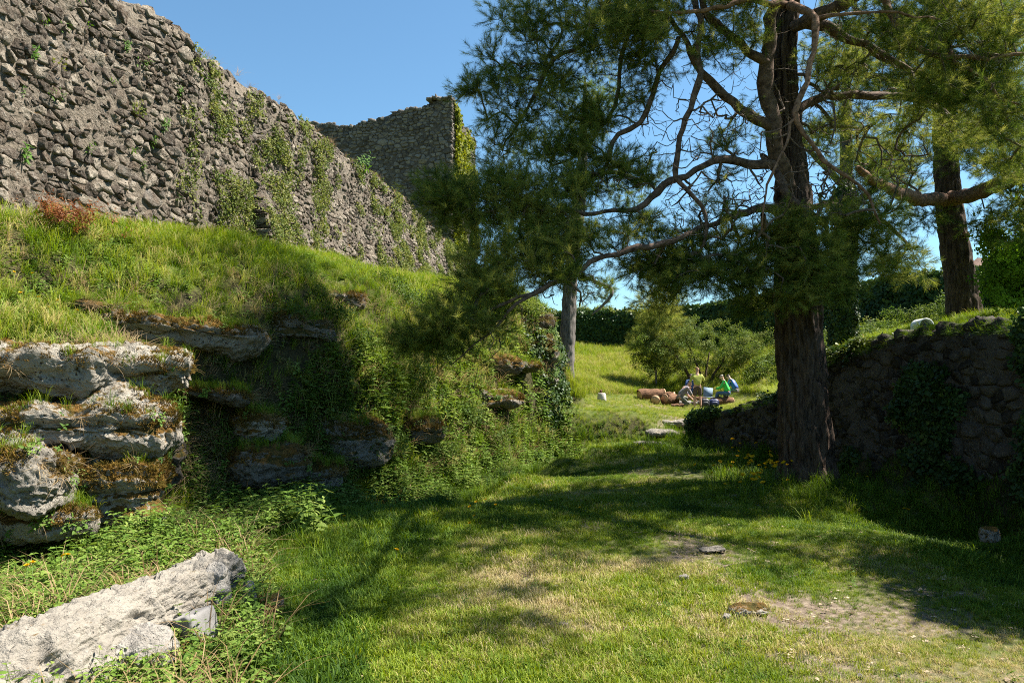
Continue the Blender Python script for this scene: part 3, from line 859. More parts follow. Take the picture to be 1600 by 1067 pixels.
R_('stone', 'rough brown stone lying alone in the shaded grass at right', P(1547, 838, 7.75) + np.array([0, 0, .02]), (.10, .09, .08), .5, 21, 'tufa_mossy', 20, .02, .2, cat='stone', fine=.012)
R_('flat_stone', 'pale flat stone breaking through the worn lawn in the foreground', P(1172, 952, 5.3) + np.array([0, 0, -.0]), (.15, .09, .03), .2, 22, 'tufa', 18, .01, .2, cat='stone', fine=.012)
R_('flat_stone', 'small pale stone chip left of the flat lawn stone', P(1135, 962, 5.1), (.06, .04, .025), .9, 23, 'pale_stone', 8, .005, .2, cat='stone', fine=.008)
R_('flat_stone', 'long grey stone sunk in the lawn shadow beyond the flat stone', P(1112, 858, 7.2), (.13, .09, .02), .3, 24, 'render_grey', 14, .01, .2, cat='stone', fine=.01)
R_('flat_stone', 'little white stone in the worn grass near the shadow edge', P(1066, 902, 6.1), (.045, .035, .03), 0, 25, 'pale_stone', 8, .005, .2, cat='stone', fine=.006)
for k, (px, py, Y, s, lab) in enumerate(((1250, 912, 5.9, .03, 'tiny pale pebble right of the flat lawn stone'), (985, 897, 6.2, .05, 'grey stone flush with the worn turf left of the lawn shadow'), (868, 912, 5.95, .045, 'grey stone flush with the turf at centre left'), (880, 970, 5.0, .035, 'small brownish stone near the bottom centre'), (1345, 1050, 4.15, .03, 'tiny pale stone near the lower right edge'))):
    q = P(px, py, Y); R_('flat_stone', lab, (q[0], q[1], G(q[0], q[1]) + .005), (s, s * .8, s * .45), k, 30 + k, 'pale_stone' if k % 2 == 0 else 'render_grey', 8, .004, .2, cat='stone', fine=.006)

# steps beside the picnic lawn
for k, (px, py, Y, w, lab) in enumerate(((1020, 694, 18.9, .5, 'lowest worn stone step up to the picnic lawn'), (1035, 678, 19.6, .42, 'middle worn stone step up to the picnic lawn'), (1055, 657, 20.7, .4, 'top pale stone slab of the steps beside the wall end'))):
    q = P(px, py, Y); R_('stone_step', lab, (q[0], q[1], G(q[0], q[1]) + .03), (w, .3, .09), .1 * k, 40 + k, 'render_grey', 18, .01, .12, cat='step', fine=.012)

# fallen wall remnant in the foreground
rm = empty('wall_remnant', (-2.4, 4.5, 0), 'long fallen lump of mortared masonry among the nettles at lower left', 'rubble')
def RP(name, c, size, rz, seed, mat, n, **kw):
    c = np.asarray(c) - np.array(rm.location) + np.array([.04, -.24, -.05])
    o, w, nr = rock(name, None, c, size, rz, seed, mat, n, parent=rm, **kw); RK.append((o, w, nr, 'bare'))
RP('mortar_mass', (-2.36, 4.5, .20), (.25, 1.26, .25), R(-14), 50, 'render_grey', 90, strata=.02, rough=.095, norm=3.2, fine=.02, tilt=(R(5), 0))
RP('mortar_mass', (-2.6, 3.35, .1), (.42, .6, .22), R(-10), 51, 'render_grey', 36, strata=.03, rough=.14, norm=2.6, fine=.02)
RP('embedded_stone', (-2.1, 4.43, .16), (.15, .19, .13), R(-15), 52, 'pale_stone', 26, strata=.01, rough=.15, norm=2.2, fine=.014)
RP('embedded_stone', (-2.06, 5.40, .24), (.11, .17, .2), R(10), 53, 'pale_stone', 26, strata=.01, rough=.2, norm=2.4, fine=.016)
RP('embedded_stone', (-2.12, 3.98, .1), (.16, .16, .1), R(0), 54, 'pale_stone', 22, strata=.01, rough=.18, norm=2.4, fine=.014)
RP('cut_block', (-1.99, 4.86, .14), (.12, .11, .13), R(-24), 55, 'cut_stone', 14, strata=.0, rough=.03, norm=9, fine=.002, tilt=(R(8), R(-14)))
RP('broken_stone', (-1.9, 5.55, .14), (.05, .07, .12), R(30), 56, 'cut_stone', 14, strata=.01, rough=.15, norm=3, fine=.006)
RP('broken_stone', (-1.78, 5.62, .07), (.11, .06, .07), R(10), 57, 'tufa_dark', 14, strata=.01, rough=.2, norm=3, fine=.01)
RP('mossy_base', (-1.95, 4.9, .03), (.22, .75, .1), R(-14), 58, 'tufa_mossy', 26, strata=.02, rough=.15, norm=2.6, fine=.02)

# ------------------------------------------------------------------ foliage prototypes (kept out of the scene, used by the scattered stuff)
def proto(name, mb, mat):
    me = mb.mesh(name, mat)
    return bpy.data.objects.new(name, me)

def blades(n, h, spread, w, bend, rg, hv=.4):
    mb = MB()
    for i in range(n):
        a = rg.uniform(0, 2 * np.pi); r = spread * math.sqrt(rg.random())
        b = np.array([math.cos(a) * r, math.sin(a) * r, -.01])
        d = rg.uniform(0, 2 * np.pi) if rg.random() < .5 else a + rg.normal(0, .6)
        hh = h * rg.uniform(1 - hv, 1 + hv); bd = bend * rg.uniform(.3, 1.3) * hh
        o = np.array([math.cos(d), math.sin(d), 0]); sd = np.array([-o[1], o[0], 0]) * w * .5
        m1 = b + o * bd * .25 + np.array([0, 0, hh * .5]); m2 = b + o * bd * .65 + np.array([0, 0, hh * .85]); tp = b + o * bd * 1.15 + np.array([0, 0, hh * rg.uniform(.85, 1.0)])
        mb.add([b - sd, b + sd, m1 + sd, m1 - sd, m2 + sd * .7, m2 - sd * .7, tp], T=[[3, 2, 4], [3, 4, 5], [5, 4, 6], [0, 1, 2], [0, 2, 3]])
    return mb

def leafV(L, W, fold=.25, droop=.2):
    """ovate leaf along +X, normal +Z: 8 vertices"""
    v = np.array([[0, 0, 0], [.3, -.42, fold * .42], [.65, -.34, fold * .34], [1, 0, 0], [.65, .34, fold * .34], [.3, .42, fold * .42], [.35, 0, 0], [.68, 0, 0]], float)
    v[:, 0] *= L; v[:, 1] *= W; v[:, 2] *= W
    v[:, 2] -= droop * (v[:, 0] / L) ** 2 * L
    return v
LF = [[0, 1, 6], [1, 2, 7], [1, 7, 6], [2, 3, 7], [3, 4, 7], [4, 5, 6], [4, 6, 7], [5, 0, 6]]
def put(mb, v, T, yaw, pit, rollr, pos):
    Rm = np.array(Matrix.Rotation(yaw, 3, 'Z') @ Matrix.Rotation(-pit, 3, 'Y') @ Matrix.Rotation(rollr, 3, 'X'))
    mb.add(v @ Rm.T + np.asarray(pos), T=T)

def plant(h, pairs, L, W, rg, stems=1):
    mb = MB()
    for s in range(stems):
        lean = rg.normal(0, .2, 2); ox = rg.normal(0, .03 * (stems > 1), 2)
        hh = h * rg.uniform(.75, 1.2)
        pts = np.array([[ox[0] + lean[0] * hh * t * t, ox[1] + lean[1] * hh * t * t, hh * t - .02] for t in np.linspace(0, 1, 4)])
        v, T, Qd = tube(pts, [.003, .0025, .002, .001], 3, False)
        mb.add(v, Q=Qd)
        yaw = rg.uniform(0, 6.28)
        for k in range(pairs):
            t = (k + .8) / pairs
            p = np.array([np.interp(t, np.linspace(0, 1, 4), pts[:, j]) for j in range(3)])
            sz = (1 - .55 * t * t) * rg.uniform(.8, 1.2)
            for q in (0, math.pi):
                put(mb, leafV(L * sz, W * sz, .3, .35), LF, yaw + q + rg.normal(0, .25), rg.uniform(-.1, .6) * t + .1, rg.normal(0, .25), p)
            yaw += math.pi / 2
    return mb

def ivycl(n, rad, L, rg, tilt=.45):
    mb = MB()
    for i in range(n):
        r = rad * math.sqrt(rg.random()); a = rg.uniform(0, 6.28)
        s = rg.uniform(.6, 1.25)
        v = np.array([[0, 0, 0], [.15, -.5, .05], [.6, -.38, -.02], [1, 0, -.12], [.6, .38, -.02], [.15, .5, .05], [.4, 0, .04]], float) * L * s
        put(mb, v, [[0, 1, 6], [1, 2, 6], [2, 3, 6], [3, 4, 6], [4, 5, 6], [5, 0, 6]], rg.uniform(0, 6.28), rg.normal(0, tilt), rg.normal(0, tilt), (r * math.cos(a), r * math.sin(a), rg.uniform(.0, rad * .5)))
    return mb

def leafball(n, rad, L, W, rg):
    mb = MB()
    for i in range(n):
        d = rg.standard_normal(3); d /= np.linalg.norm(d); p = d * rad * rg.random() ** .45
        s = rg.uniform(.7, 1.2)
        put(mb, leafV(L * s, W * s, .25, .25), LF, rg.uniform(0, 6.28), rg.uniform(-.6, .7), rg.normal(0, .5), p)
    return mb

def needles(n, Ls, Ln, w, rg):
    mb = MB()
    v, T, Qd = tube(np.array([[0, 0, 0], [0, 0, Ls]]), [.0022, .0015], 3, False)
    mb.add(v, Q=Qd)
    for i in range(n):
        z = Ls * (.12 + .9 * (i / n)) ; a = i * 2.4 + rg.normal(0, .3)
        el = rg.uniform(.35, 1.0) + .35 * i / n
        d = np.array([math.cos(a) * math.cos(el), math.sin(a) * math.cos(el), math.sin(el)])
        sd = np.cross(d, [0, 0, 1.0]); sd /= np.linalg.norm(sd) + 1e-9; sd = sd * w * .5
        tw = rg.uniform(0, np.pi); sd = sd * math.cos(tw) + np.cross(d, sd) * math.sin(tw)
        ln_ = Ln * rg.uniform(.7, 1.15); b = np.array([0, 0, z])
        mb.add([b - sd, b + sd, b + d * ln_ * .6 + sd * .9, b + d * ln_ + np.array([0, 0, -.004]), ], T=[[0, 1, 2], [0, 2, 3]])
    return mb

g_ = np.random.default_rng(2)
PR = {}
PR['lawn'] = [proto('grass_tuft', blades(16, .05, .05, .0042, .7, g_), M['grass']) for _ in range(4)]
PR['tall'] = [proto('grass_tuft', blades(20, .21, .07, .0055, .8, g_), M['long_grass']) for _ in range(4)]
PR['dry'] = [proto('dry_tuft', blades(22, .16, .05, .004, 1.3, g_), M['dry_grass']) for _ in range(3)]
PR['herb'] = [proto('herb', plant(.10, 3, .045, .03, g_, 3), M['nettle']) for _ in range(3)]
PR['nettle'] = [proto('leafy_plant', plant(.33, 6, .085, .042, g_, 2), M['nettle']) for _ in range(4)]
PR['ivy'] = [proto('ivy_sprig', ivycl(22, .16, .07, g_), M['ivy']) for _ in range(3)]
PR['creeper'] = [proto('creeper_sprig', ivycl(14, .12, .035, g_, .6), M['ivy_wall']) for _ in range(3)]
PR['sunivy'] = [proto('ivy_sprig', ivycl(26, .28, .13, g_, .5), M['ivy_yellow']) for _ in range(3)]
PR['bush'] = [proto('leaf_spray', leafball(34, .17, .06, .035, g_), M['bush']) for _ in range(3)]
PR['decid'] = [proto('leaf_spray', leafball(26, .2, .085, .06, g_), M['decid']) for _ in range(3)]
PR['moss'] = [proto('moss_tuft', blades(26, .03, .045, .006, .6, g_), M['moss']) for _ in range(3)]
PR['needle'] = [proto('needle_tuft', needles(36, .14, .105, .0042, g_), M['needle']) for _ in range(5)]

_trees = {}
def gntree(key):
    if key in _trees: return _trees[key]
    protos = PR[key]
    nt = bpy.data.node_groups.new('scatter_' + key, 'GeometryNodeTree')
    nt.interface.new_socket(name='Geometry', in_out='INPUT', socket_type='NodeSocketGeometry')
    nt.interface.new_socket(name='Geometry', in_out='OUTPUT', socket_type='NodeSocketGeometry')
    ns, ln = nt.nodes, nt.links
    gi = ns.new('NodeGroupInput'); go = ns.new('NodeGroupOutput')
    jn = ns.new('GeometryNodeJoinGeometry')
    for p in protos:
        oi = ns.new('GeometryNodeObjectInfo'); oi.inputs['Object'].default_value = p; oi.inputs['As Instance'].default_value = False
        g2 = ns.new('GeometryNodeGeometryToInstance'); ln.new(oi.outputs['Geometry'], g2.inputs[0]); ln.new(g2.outputs[0], jn.inputs[0])
    iop = ns.new('GeometryNodeInstanceOnPoints')
    iop.inputs['Pick Instance'].default_value = True
    def na(nm, t):
        a = ns.new('GeometryNodeInputNamedAttribute'); a.data_type = t; a.inputs['Name'].default_value = nm
        return [o for o in a.outputs if o.enabled and o.name == 'Attribute'][0]
    e2r = ns.new('FunctionNodeEulerToRotation')
    ln.new(na('rot', 'FLOAT_VECTOR'), e2r.inputs[0])
    ln.new(gi.outputs[0], iop.inputs['Points']); ln.new(jn.outputs[0], iop.inputs['Instance'])
    ln.new(na('idx', 'INT'), iop.inputs['Instance Index'])
    ln.new(e2r.outputs[0], iop.inputs['Rotation'])
    ln.new(na('scl', 'FLOAT'), iop.inputs['Scale'])
    ln.new(iop.outputs[0], go.inputs[0])
    _trees[key] = nt
    return nt

def scatter(name, key, pos, D=None, scl=1.0, tint=None, parent=None, label=None, cat=None, kind='stuff', group=None, up=1.0, jit=.15):
    """instanced ground cover and leaf masses: one object of many tufts"""
    pos = np.asarray(pos, float); n = len(pos)
    if D is None:
        D = np.tile([0, 0, 1.0], (n, 1))
    D = D + rng.normal(0, jit, (n, 3))
    rot = eul(frames(D, rng.uniform(0, 2 * np.pi, n)))
    scl = np.broadcast_to(np.asarray(scl, float), (n,)) * rng.uniform(.75, 1.25, n)
    if tint is None: tint = rng.random(n)
    tint = np.clip(tint, 0, 1)
    if parent is not None: pos = pos - np.array(parent.location)
    me = mk(name, pos, [], None, False, {'rot': rot, 'scl': scl, 'idx': rng.integers(0, len(PR[key]), n), 'tint': tint})
    o = obj(name, me, parent)
    md = o.modifiers.new('scatter', 'NODES'); md.node_group = gntree(key)
    if kind: o['kind'] = kind
    tag(o, label, cat, group)
    return o

def leafy(name, key, pos, scl, tint, parent=None, label=None, cat=None, jit=.4):
    mb = MB(); pos = np.asarray(pos)
    Ms = frames(np.tile([0, 0, 1.0], (len(pos), 1)) + rng.normal(0, jit, (len(pos), 3)), rng.uniform(0, 6.28, len(pos)))
    for i, p in enumerate(pos):
        me = PR[key][i % len(PR[key])].data
        if True:
            V = np.zeros(len(me.vertices) * 3); me.vertices.foreach_get('co', V); V = V.reshape(-1, 3)
            T = [list(f.vertices) for f in me.polygons]
        mb.add((V * scl * rng.uniform(.8, 1.2)) @ Ms[i].T + p, T=[f for f in T if len(f) == 3], Q=[f for f in T if len(f) == 4], tint=float(np.clip(tint[i], 0, 1)))
    return tag(obj(name, mb.mesh(name, M[{'redleaf': 'red_plant'}.get(key, key)]), parent), label, cat)

# ------------------------------------------------------------------ grass and undergrowth
def cand(x0, x1, y0, y1, dens):
    n = int((x1 - x0) * (y1 - y0) * dens)
    x = rng.uniform(x0, x1, n); y = rng.uniform(y0, y1, n)
    k = (np.abs(x) < .74 * y + 1.2) & (y > 2.2)
    return x[k], y[k]
fx = np.array([p[1] for p in FOOT]); fv = np.array([p[0] for p in FOOT])
def footX(y): return np.interp(y, fx, fv)
rwy = np.array([p[1] for p in RW]); rwx = np.array([p[0] for p in RW])
def rwX(y): return np.interp(y, rwy, rwx)

def in_remnant(x, y):
    u = (x + 2.4) ; v = (y - 4.5)
    c, s = math.cos(R(17)), math.sin(R(17))
    a = u * c - v * s * -1 * -1; b = v
    return (np.abs(x - (-2.32 + (y - 4.26) * .25)) < .22) & (y > 2.7) & (y < 5.5)

# lawn
x, y = cand(-5.6, 7.6, 2.4, 20, 1150)
keep = rng.random(len(x)) < np.clip(22 / (y ** 1.75), .07, 1)
x, y = x[keep], y[keep]
k = (x > footX(y) - .15) & (x < rwX(y) - .05) & ~in_remnant(x, y)
x, y = x[k], y[k]
b = bare(x, y)
k = rng.random(len(x)) > b * 1.05 - .12
x, y, b = x[k], y[k], b[k]
z = Hm(x, y)
dryn = n2(x, y, .9, 3, 31)
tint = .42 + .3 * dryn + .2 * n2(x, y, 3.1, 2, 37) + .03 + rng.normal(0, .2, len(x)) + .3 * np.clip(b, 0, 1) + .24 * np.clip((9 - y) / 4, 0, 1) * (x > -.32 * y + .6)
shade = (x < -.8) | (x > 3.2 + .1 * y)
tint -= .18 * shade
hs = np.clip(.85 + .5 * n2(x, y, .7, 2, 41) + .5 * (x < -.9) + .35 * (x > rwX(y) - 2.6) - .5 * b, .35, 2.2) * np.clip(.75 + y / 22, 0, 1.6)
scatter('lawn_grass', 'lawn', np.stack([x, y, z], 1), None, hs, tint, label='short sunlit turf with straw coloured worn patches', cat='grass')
lt = []
g3 = np.random.default_rng(77)
for _ in range(4):
    mb_ = MB()
    for k in range(5):
        p_ = np.array([g3.normal(0, .05), g3.normal(0, .05), .006]); a_ = g3.uniform(0, 6.28); L_ = g3.uniform(.012, .05)
        if k < 3:
            v_, T_, Q_ = tube(np.array([p_, p_ + np.array([math.cos(a_) * L_, math.sin(a_) * L_, .006])]), .0022, 3); mb_.add(v_, T=T_, Q=Q_)
        else: put(mb_, leafV(.03, .02, .3, .2), LF, a_, .1, .2, p_)
    lt.append(proto('litter', mb_, leafmat('dead_bits', [(0, (.12, .075, .045)), (1, (.4, .32, .22))], .1)))
PR['litter'] = lt
x, y = cand(-4, 6.5, 2.6, 14, 28)
k = (x > footX(y)) & (x < rwX(y)) & ~in_remnant(x, y) & (rng.random(len(x)) < .25 + bare(x, y) * 1.3)
x, y = x[k], y[k]
scatter('ground_litter', 'litter', np.stack([x, y, Hm(x, y) + .012], 1), None, 1.0, label='dead leaves and bits of twig lying in the turf', cat='litter', jit=.1)
x, y = cand(-4, 6.5, 2.6, 14, 2.2)
k = (x > footX(y)) & (x < rwX(y)) & ~in_remnant(x, y)
x, y = x[k], y[k]
scatter('broadleaf_weeds', 'nettle', np.stack([x, y, Hm(x, y) - .03], 1), None, .45, rng.normal(.5, .25, len(x)), label='broad leaved weeds dotted through the lawn', cat='plants', jit=.5)
# low herbs in the lawn
x, y = cand(-5, 7, 2.6, 18, 26)
k = (x > footX(y)) & (x < rwX(y) - .1) & ~in_remnant(x, y) & (n2(x, y, .8, 3, 77) > .1)
x, y = x[k], y[k]
scatter('clover', 'herb', np.stack([x, y, Hm(x, y) - .015], 1), None, .42, rng.normal(.45, .2, len(x)), label='small clover and daisy leaves in the turf', cat='plants')
# taller grass: lawn edges, around the pine, along the wall
def tall_pts(x0, x1, y0, y1, dens, fn):
    x, y = cand(x0, x1, y0, y1, dens)
    k = fn(x, y)
    x, y = x[k], y[k]
    return np.stack([x, y, Hm(x, y)], 1)
e = n2(np.array([0.]), np.array([0.]), 1)
pts = tall_pts(-3, 7.4, 2.6, 20, 75, lambda x, y: (x < rwX(y) - .05) & ~in_remnant(x, y) & (rng.random(len(x)) < np.clip(np.maximum.reduce([1.1 - np.hypot(x - 4.6, (y - 11.2) * .7) / 1.9, (x - rwX(y) + 2.4) / 2.2, 1.15 - np.abs(x - footX(y) - .3) / 1.3, (-x - .9) / 1.6 * (y < 8) * .7]) , 0, 1) * (.5 + .7 * n2(x, y, 1.1, 2, 51))))
scatter('tall_grass', 'tall', pts, None, .75 * np.clip(.7 + pts[:, 1] / 25, 0, 1.6), rng.normal(.32, .16, len(pts)), label='longer uncut grass round the pine and along the lawn edges', cat='grass')

# the bank on the left
x, y = cand(-9, 2, 4.5, 41, 230)
sl_ = np.interp(y, [0, 44], [0, 0])
gxs = (Hm(x + .1, y) - Hm(x - .1, y)) / .2; gys = (Hm(x, y + .1) - Hm(x, y - .1)) / .2
steep = np.hypot(gxs, gys)
zz = Hm(x, y)
px, py, w = proj(np.stack([x, y, zz], 1))
on = (x < footX(y) + .1) & (x > wallX(y) + .1) & (y < 41) & ((y < 20.3) | (zz > 1.6))
keep = on & (rng.random(len(x)) < np.clip(150 / (y ** 1.3) / 7, .14, .8)) & (rng.random(len(x)) < np.clip(1.6 - .3 * steep, .35, 1))
X1, Y1, Z1, st1, px1, py1 = x[keep], y[keep], zz[keep], steep[keep], px[keep], py[keep]
Dn = np.stack([-gxs[keep] * .0 + .25 * np.clip(st1, 0, 1), -.12 * np.clip(st1, 0, 1), np.ones(len(X1))], 1)
tall = rng.random(len(X1)) < np.where(px1 > 250, .8, .5)
scatter('bank_grass', 'tall', np.stack([X1, Y1, Z1], 1)[tall], Dn[tall], np.clip(.65 + Y1[tall] / 22, 0, 1.9) * (.75 + .25 * n2(X1[tall], Y1[tall], .6, 2, 8)), rng.normal(.58, .22, tall.sum()) + .12 * (px1[tall] < 260) + .22 * ((px1[tall] > 640) & (py1[tall] > 500)) + .12 * n2(X1[tall], Y1[tall], .7, 2, 18), label='lush meadow grass covering the bank below the castle wall', cat='grass')  # tint raised towards the spur, painting its sunlight into the blades
hb = ~tall
scatter('bank_herbs', 'herb', np.stack([X1, Y1, Z1], 1)[hb], Dn[hb], 1.15 * np.clip(.7 + Y1[hb] / 20, 0, 1.9), rng.normal(.65, .25, hb.sum()), label='low leafy herbs mixed through the grass of the bank', cat='plants')
# dry straw on steep faces and rims
sel = (rng.random(len(x)) < .05) & on & (steep > .9) & (y < 22)
dg = ((px > 255) & (px < 350) & (py > 640) & (py < 770) & on) | ((px > 60) & (px < 250) & (py > 540) & (py < 575) & on)
sel |= dg & (rng.random(len(x)) < .5)
scatter('dry_grass', 'dry', np.stack([x, y, zz], 1)[sel], np.stack([np.full(sel.sum(), .8), np.full(sel.sum(), -.5), np.ones(sel.sum())], 1), 1.1, label='straw coloured dead grass hanging in the rock gullies', cat='grass')

# leafy undergrowth along the foot of the rocks and round the remnant
x, y = cand(-5.8, 1.6, 2.6, 20.5, 210)
d = x - footX(y)
w_ = np.where(y < 8.8, (d < np.interp(y, [2, 4.5, 6, 7.5, 9], [4.6, 4.0, 3.2, 2.4, 1.6])), (d < .9 + .5 * n2(x, y, .5, 2, 61)))
k = (d > -.75) & w_ & ~in_remnant(x, y)
rem_side = (y < 6.2) & (x > -.33 * y + n2(x, y, 2, 2, 4) * .12)
k &= ~rem_side
k &= ~((d < -.05) & (y > 6.8) & (y < 9))
k &= rng.random(len(x)) < np.clip(1.25 - y / 22, .45, 1)
k &= (n2(x, y, .9, 3, 66) > -.55) | (y < 6)
x, y = x[k], y[k]
hs = np.clip(.95 + .35 * n2(x, y, .8, 2, 71) + .15 * (y > 8) - .05 * (x > -2.1) * (y < 6), .6, 1.6) * np.where((y < 6.2) & (x > -2.9), .85, 1)
scatter('leafy_undergrowth', 'nettle', np.stack([x, y, Hm(x, y) - .02], 1), None, hs, rng.normal(.62, .22, len(x)), label='bright green nettles and leafy weeds at the foot of the rocks', cat='plants')
q = rng.random(len(x)) < .3
scatter('mixed_weeds', 'herb', np.stack([x, y, Hm(x, y)], 1)[q] + np.array([.05, .04, 0]), None, hs[q] * 2.6, rng.normal(.75, .25, q.sum()), label='paler small leaved weeds growing through the nettles', cat='plants')
q = rng.random(len(x)) < .07
scatter('dead_stalks', 'dry', np.stack([x, y, Hm(x, y)], 1)[q], None, 1.6, rng.normal(.4, .3, q.sum()), label='dead straw stalks standing among the nettles', cat='plants')
# leafy shrubs on the bank (bushy leaf sprays)
BL = [(620, 520, 15.5, .55, 90), (590, 490, 15.5, .5, 70), (680, 570, 15.2, .6, 120), (720, 640, 15.4, .6, 120), (640, 610, 13.8, .5, 90), (770, 680, 16.5, .6, 110), (835, 690, 18.2, .5, 80), (560, 600, 12.6, .4, 60), (800, 500, 21.5, .7, 120), (760, 470, 24, .8, 120),
      (700, 462, 30, .9, 110), (815, 540, 20.6, .5, 60), (610, 470, 22, .6, 50), (660, 462, 25, .7, 60), (450, 590, 11.6, .4, 70), (390, 560, 10.9, .35, 60), (520, 560, 12.3, .4, 70), (600, 700, 12.2, .5, 90), (680, 710, 13.8, .5, 90), (842, 500, 22, .4, 50)]
bp_, bt_, bs_ = [], [], []
for i, (bx, by, Y, r, n) in enumerate(BL):
    if by > 540: n = int(n * .45); r *= .8
    c = P(bx, by, Y); c[2] = G(c[0], c[1]) + r * .15
    q = rng.standard_normal((n, 3)); q /= np.linalg.norm(q, axis=1)[:, None]; q *= (rng.random(n) ** .4)[:, None] * r * np.array([1.2, 1.2, .55])
    pos = c + q; pos[:, 2] = np.maximum(pos[:, 2], Hm(pos[:, 0], pos[:, 1]) + .02)
    bp_.append(pos); bt_.append(rng.normal(.7 if Y > 20 else .35, .2, n)); bs_.append(np.full(n, .8 if Y < 20 else 1.2))
scatter('bank_undergrowth', 'bush', np.concatenate(bp_), None, np.concatenate(bs_), np.concatenate(bt_), label='low leafy shrubs and brambles merging over the bank', cat='undergrowth', jit=1.0)

x = rng.uniform(.2, 1.5, 1500); y = rng.uniform(19.6, 25, 1500)
k = (np.abs(Hm(x + .15, y) - Hm(x - .15, y)) > .22)
x, y = x[k], y[k]
scatter('spur_ivy', 'ivy', np.stack([x + rng.uniform(-.03, .12, len(x)), y, Hm(x, y) + rng.uniform(-.1, .12, len(x))], 1), np.tile([.8, -.5, .5], (len(x), 1)), 1.0, rng.normal(.5, .28, len(x)), label='ivy and weeds clothing the end of the rock spur', cat='ivy', jit=.5)
# moss and hanging tufts on rocks
mp_, md_ = [], []
gp_, gd_ = [], []
hp_ = []
for o, w, nr, mt in RK:
    if len(w) < 3500 or mt in ('pale_stone', 'bare'): continue
    k = (nr[:, 2] > .25) & (rng.random(len(w)) < (.34 if 'moss' in mt or 'dark' in mt else .2) * min(1, 9000 / len(w))) & (fbm(w, 1.6, 3, 5) > -.15)
    k |= (nr[:, 2] > -.3) & ('moss' in mt or 'dark' in mt) & (rng.random(len(w)) < .22 * min(1, 9000 / len(w))) & (fbm(w, 2.2, 3, 15) > .1)
    k &= (w[:, 0] + .1 > Hm(w[:, 0], w[:, 1]) * 0 - 99)
    mp_.append(w[k]); md_.append(nr[k])
    k = (nr[:, 2] > .75) & (rng.random(len(w)) < 260 / len(w))
    gp_.append(w[k]); gd_.append(nr[k])
    k = (nr[:, 2] < .8) & (nr[:, 2] > -.5) & (rng.random(len(w)) < (700 if o.name.startswith('rock_spur') else 150 if mt == 'tufa_dark' else 45) / len(w)) & (fbm(w, 1.1, 3, 45) > (-.1 if mt == 'tufa_dark' else .0))
    hp_.append(w[k])
dp_ = []
for o, w, nr, mt in RK:
    if len(w) < 3500 or mt in ('pale_stone', 'bare'): continue
    k = (nr[:, 2] > .3) & (nr[:, 2] < .85) & (nr[:, 0] - nr[:, 1] > 0) & (rng.random(len(w)) < .05 * 700 / len(w)); dp_.append(w[k])
dp_ = np.concatenate(dp_)
scatter('rim_grass', 'dry', dp_, np.tile([.8, -.6, .15], (len(dp_), 1)), .75, rng.normal(.35, .25, len(dp_)), label='dry brown grass hanging over the rims of the rock ledges', cat='grass')
mp_ = np.concatenate(mp_); md_ = np.concatenate(md_)
scatter('moss_cushions', 'moss', mp_, md_, 1.0, rng.normal(.5, .25, len(mp_)), label='rust brown moss coating the tops of the rocks', cat='moss')
gp_ = np.concatenate(gp_)
scatter('rock_top_grass', 'tall', gp_, None, .55, rng.normal(.5, .2, len(gp_)), label='grass tufts rooted on top of the rock ledges', cat='grass')
hp_ = np.concatenate(hp_)
scatter('crevice_plants', 'herb', hp_, np.tile([.7, -.4, .7], (len(hp_), 1)), 1.2, rng.normal(.4, .2, len(hp_)), label='little leafy plants growing in the rock crevices', cat='plants')

# picnic lawn and hill behind
x = rng.uniform(0, 18, 92000); y = rng.uniform(19.6, 46, 92000)
zz = Hm(x, y)
k = (np.abs(x) < .74 * y + 1) & (x > rwX(np.minimum(y, 20)) + .2 - 3.4 * (y > 19.6)) & (rng.random(len(x)) < np.clip(26 / y - .35, .2, 1)) & (rng.random(len(x)) > bare(x, y))
k &= (y < 20.6 + 26)
x, y, zz = x[k], y[k], zz[k]
scatter('meadow_grass', 'tall', np.stack([x, y, zz], 1), None, np.where(zz < 1.15, .3, .95) * 1.25, rng.normal(.72, .14, len(x)) + .1 * n2(x, y, .5, 2, 3), label='sunlit grass of the picnic lawn and the hill behind it', cat='grass')
# grass on terrace behind the retaining wall
x = rng.uniform(4.5, 17, 26000); y = rng.uniform(8, 22, 26000)
k = (x > rwX(y) + .15) & (x < .76 * y + 1)
x, y = x[k], y[k]
scatter('terrace_grass', 'tall', np.stack([x, y, Hm(x, y)], 1), None, np.where(x < rwX(y) + 2.5, .5, .8), rng.normal(.55, .18, len(x)), label='grass and weeds on the terrace above the retaining wall', cat='grass')
# brambles on the bank right of the picnic place
x = rng.uniform(7.5, 16, 9500); y = rng.uniform(23, 40, 9500)
zz = Hm(x, y)
k = (n2(x, y, .5, 3, 91) > -.25) & ((zz > 1.45) | (y < 26)) & (zz > 1.2) & (x > .265 * y)
x, y, zz = x[k], y[k], zz[k]
hh = 1.05 * np.clip(.6 + n2(x, y, .5, 3, 93), 0, 1.4)
pos = np.stack([x, y, zz + rng.random(len(x)) * hh], 1)
scatter('bramble_thicket', 'bush', pos, None, 1.35, rng.normal(.5, .22, len(x)), label='dense bramble thicket on the bank right of the picnic place', cat='brambles', jit=1)

# ------------------------------------------------------------------ ivy on walls
def on_wall(info, n, smin, smax, zmin_f, zmax_f, thr=None, seed=0, lift=.06):
    s = rng.uniform(smin, smax, n); f = rng.uniform(zmin_f, zmax_f, n)
    A = info['at'](s); t, nn = info['nrm'](s)
    z = A[:, 2] + (A[:, 3] - A[:, 2]) * f
    d = (info['off'](A, z) if info['off'] else 0) + lift
    pos = np.stack([A[:, 0] + nn[:, 0] * d, A[:, 1] + nn[:, 1] * d, z], 1)
    D = np.stack([nn[:, 0], nn[:, 1], np.full(n, .25)], 1)
    return pos, D, s, f
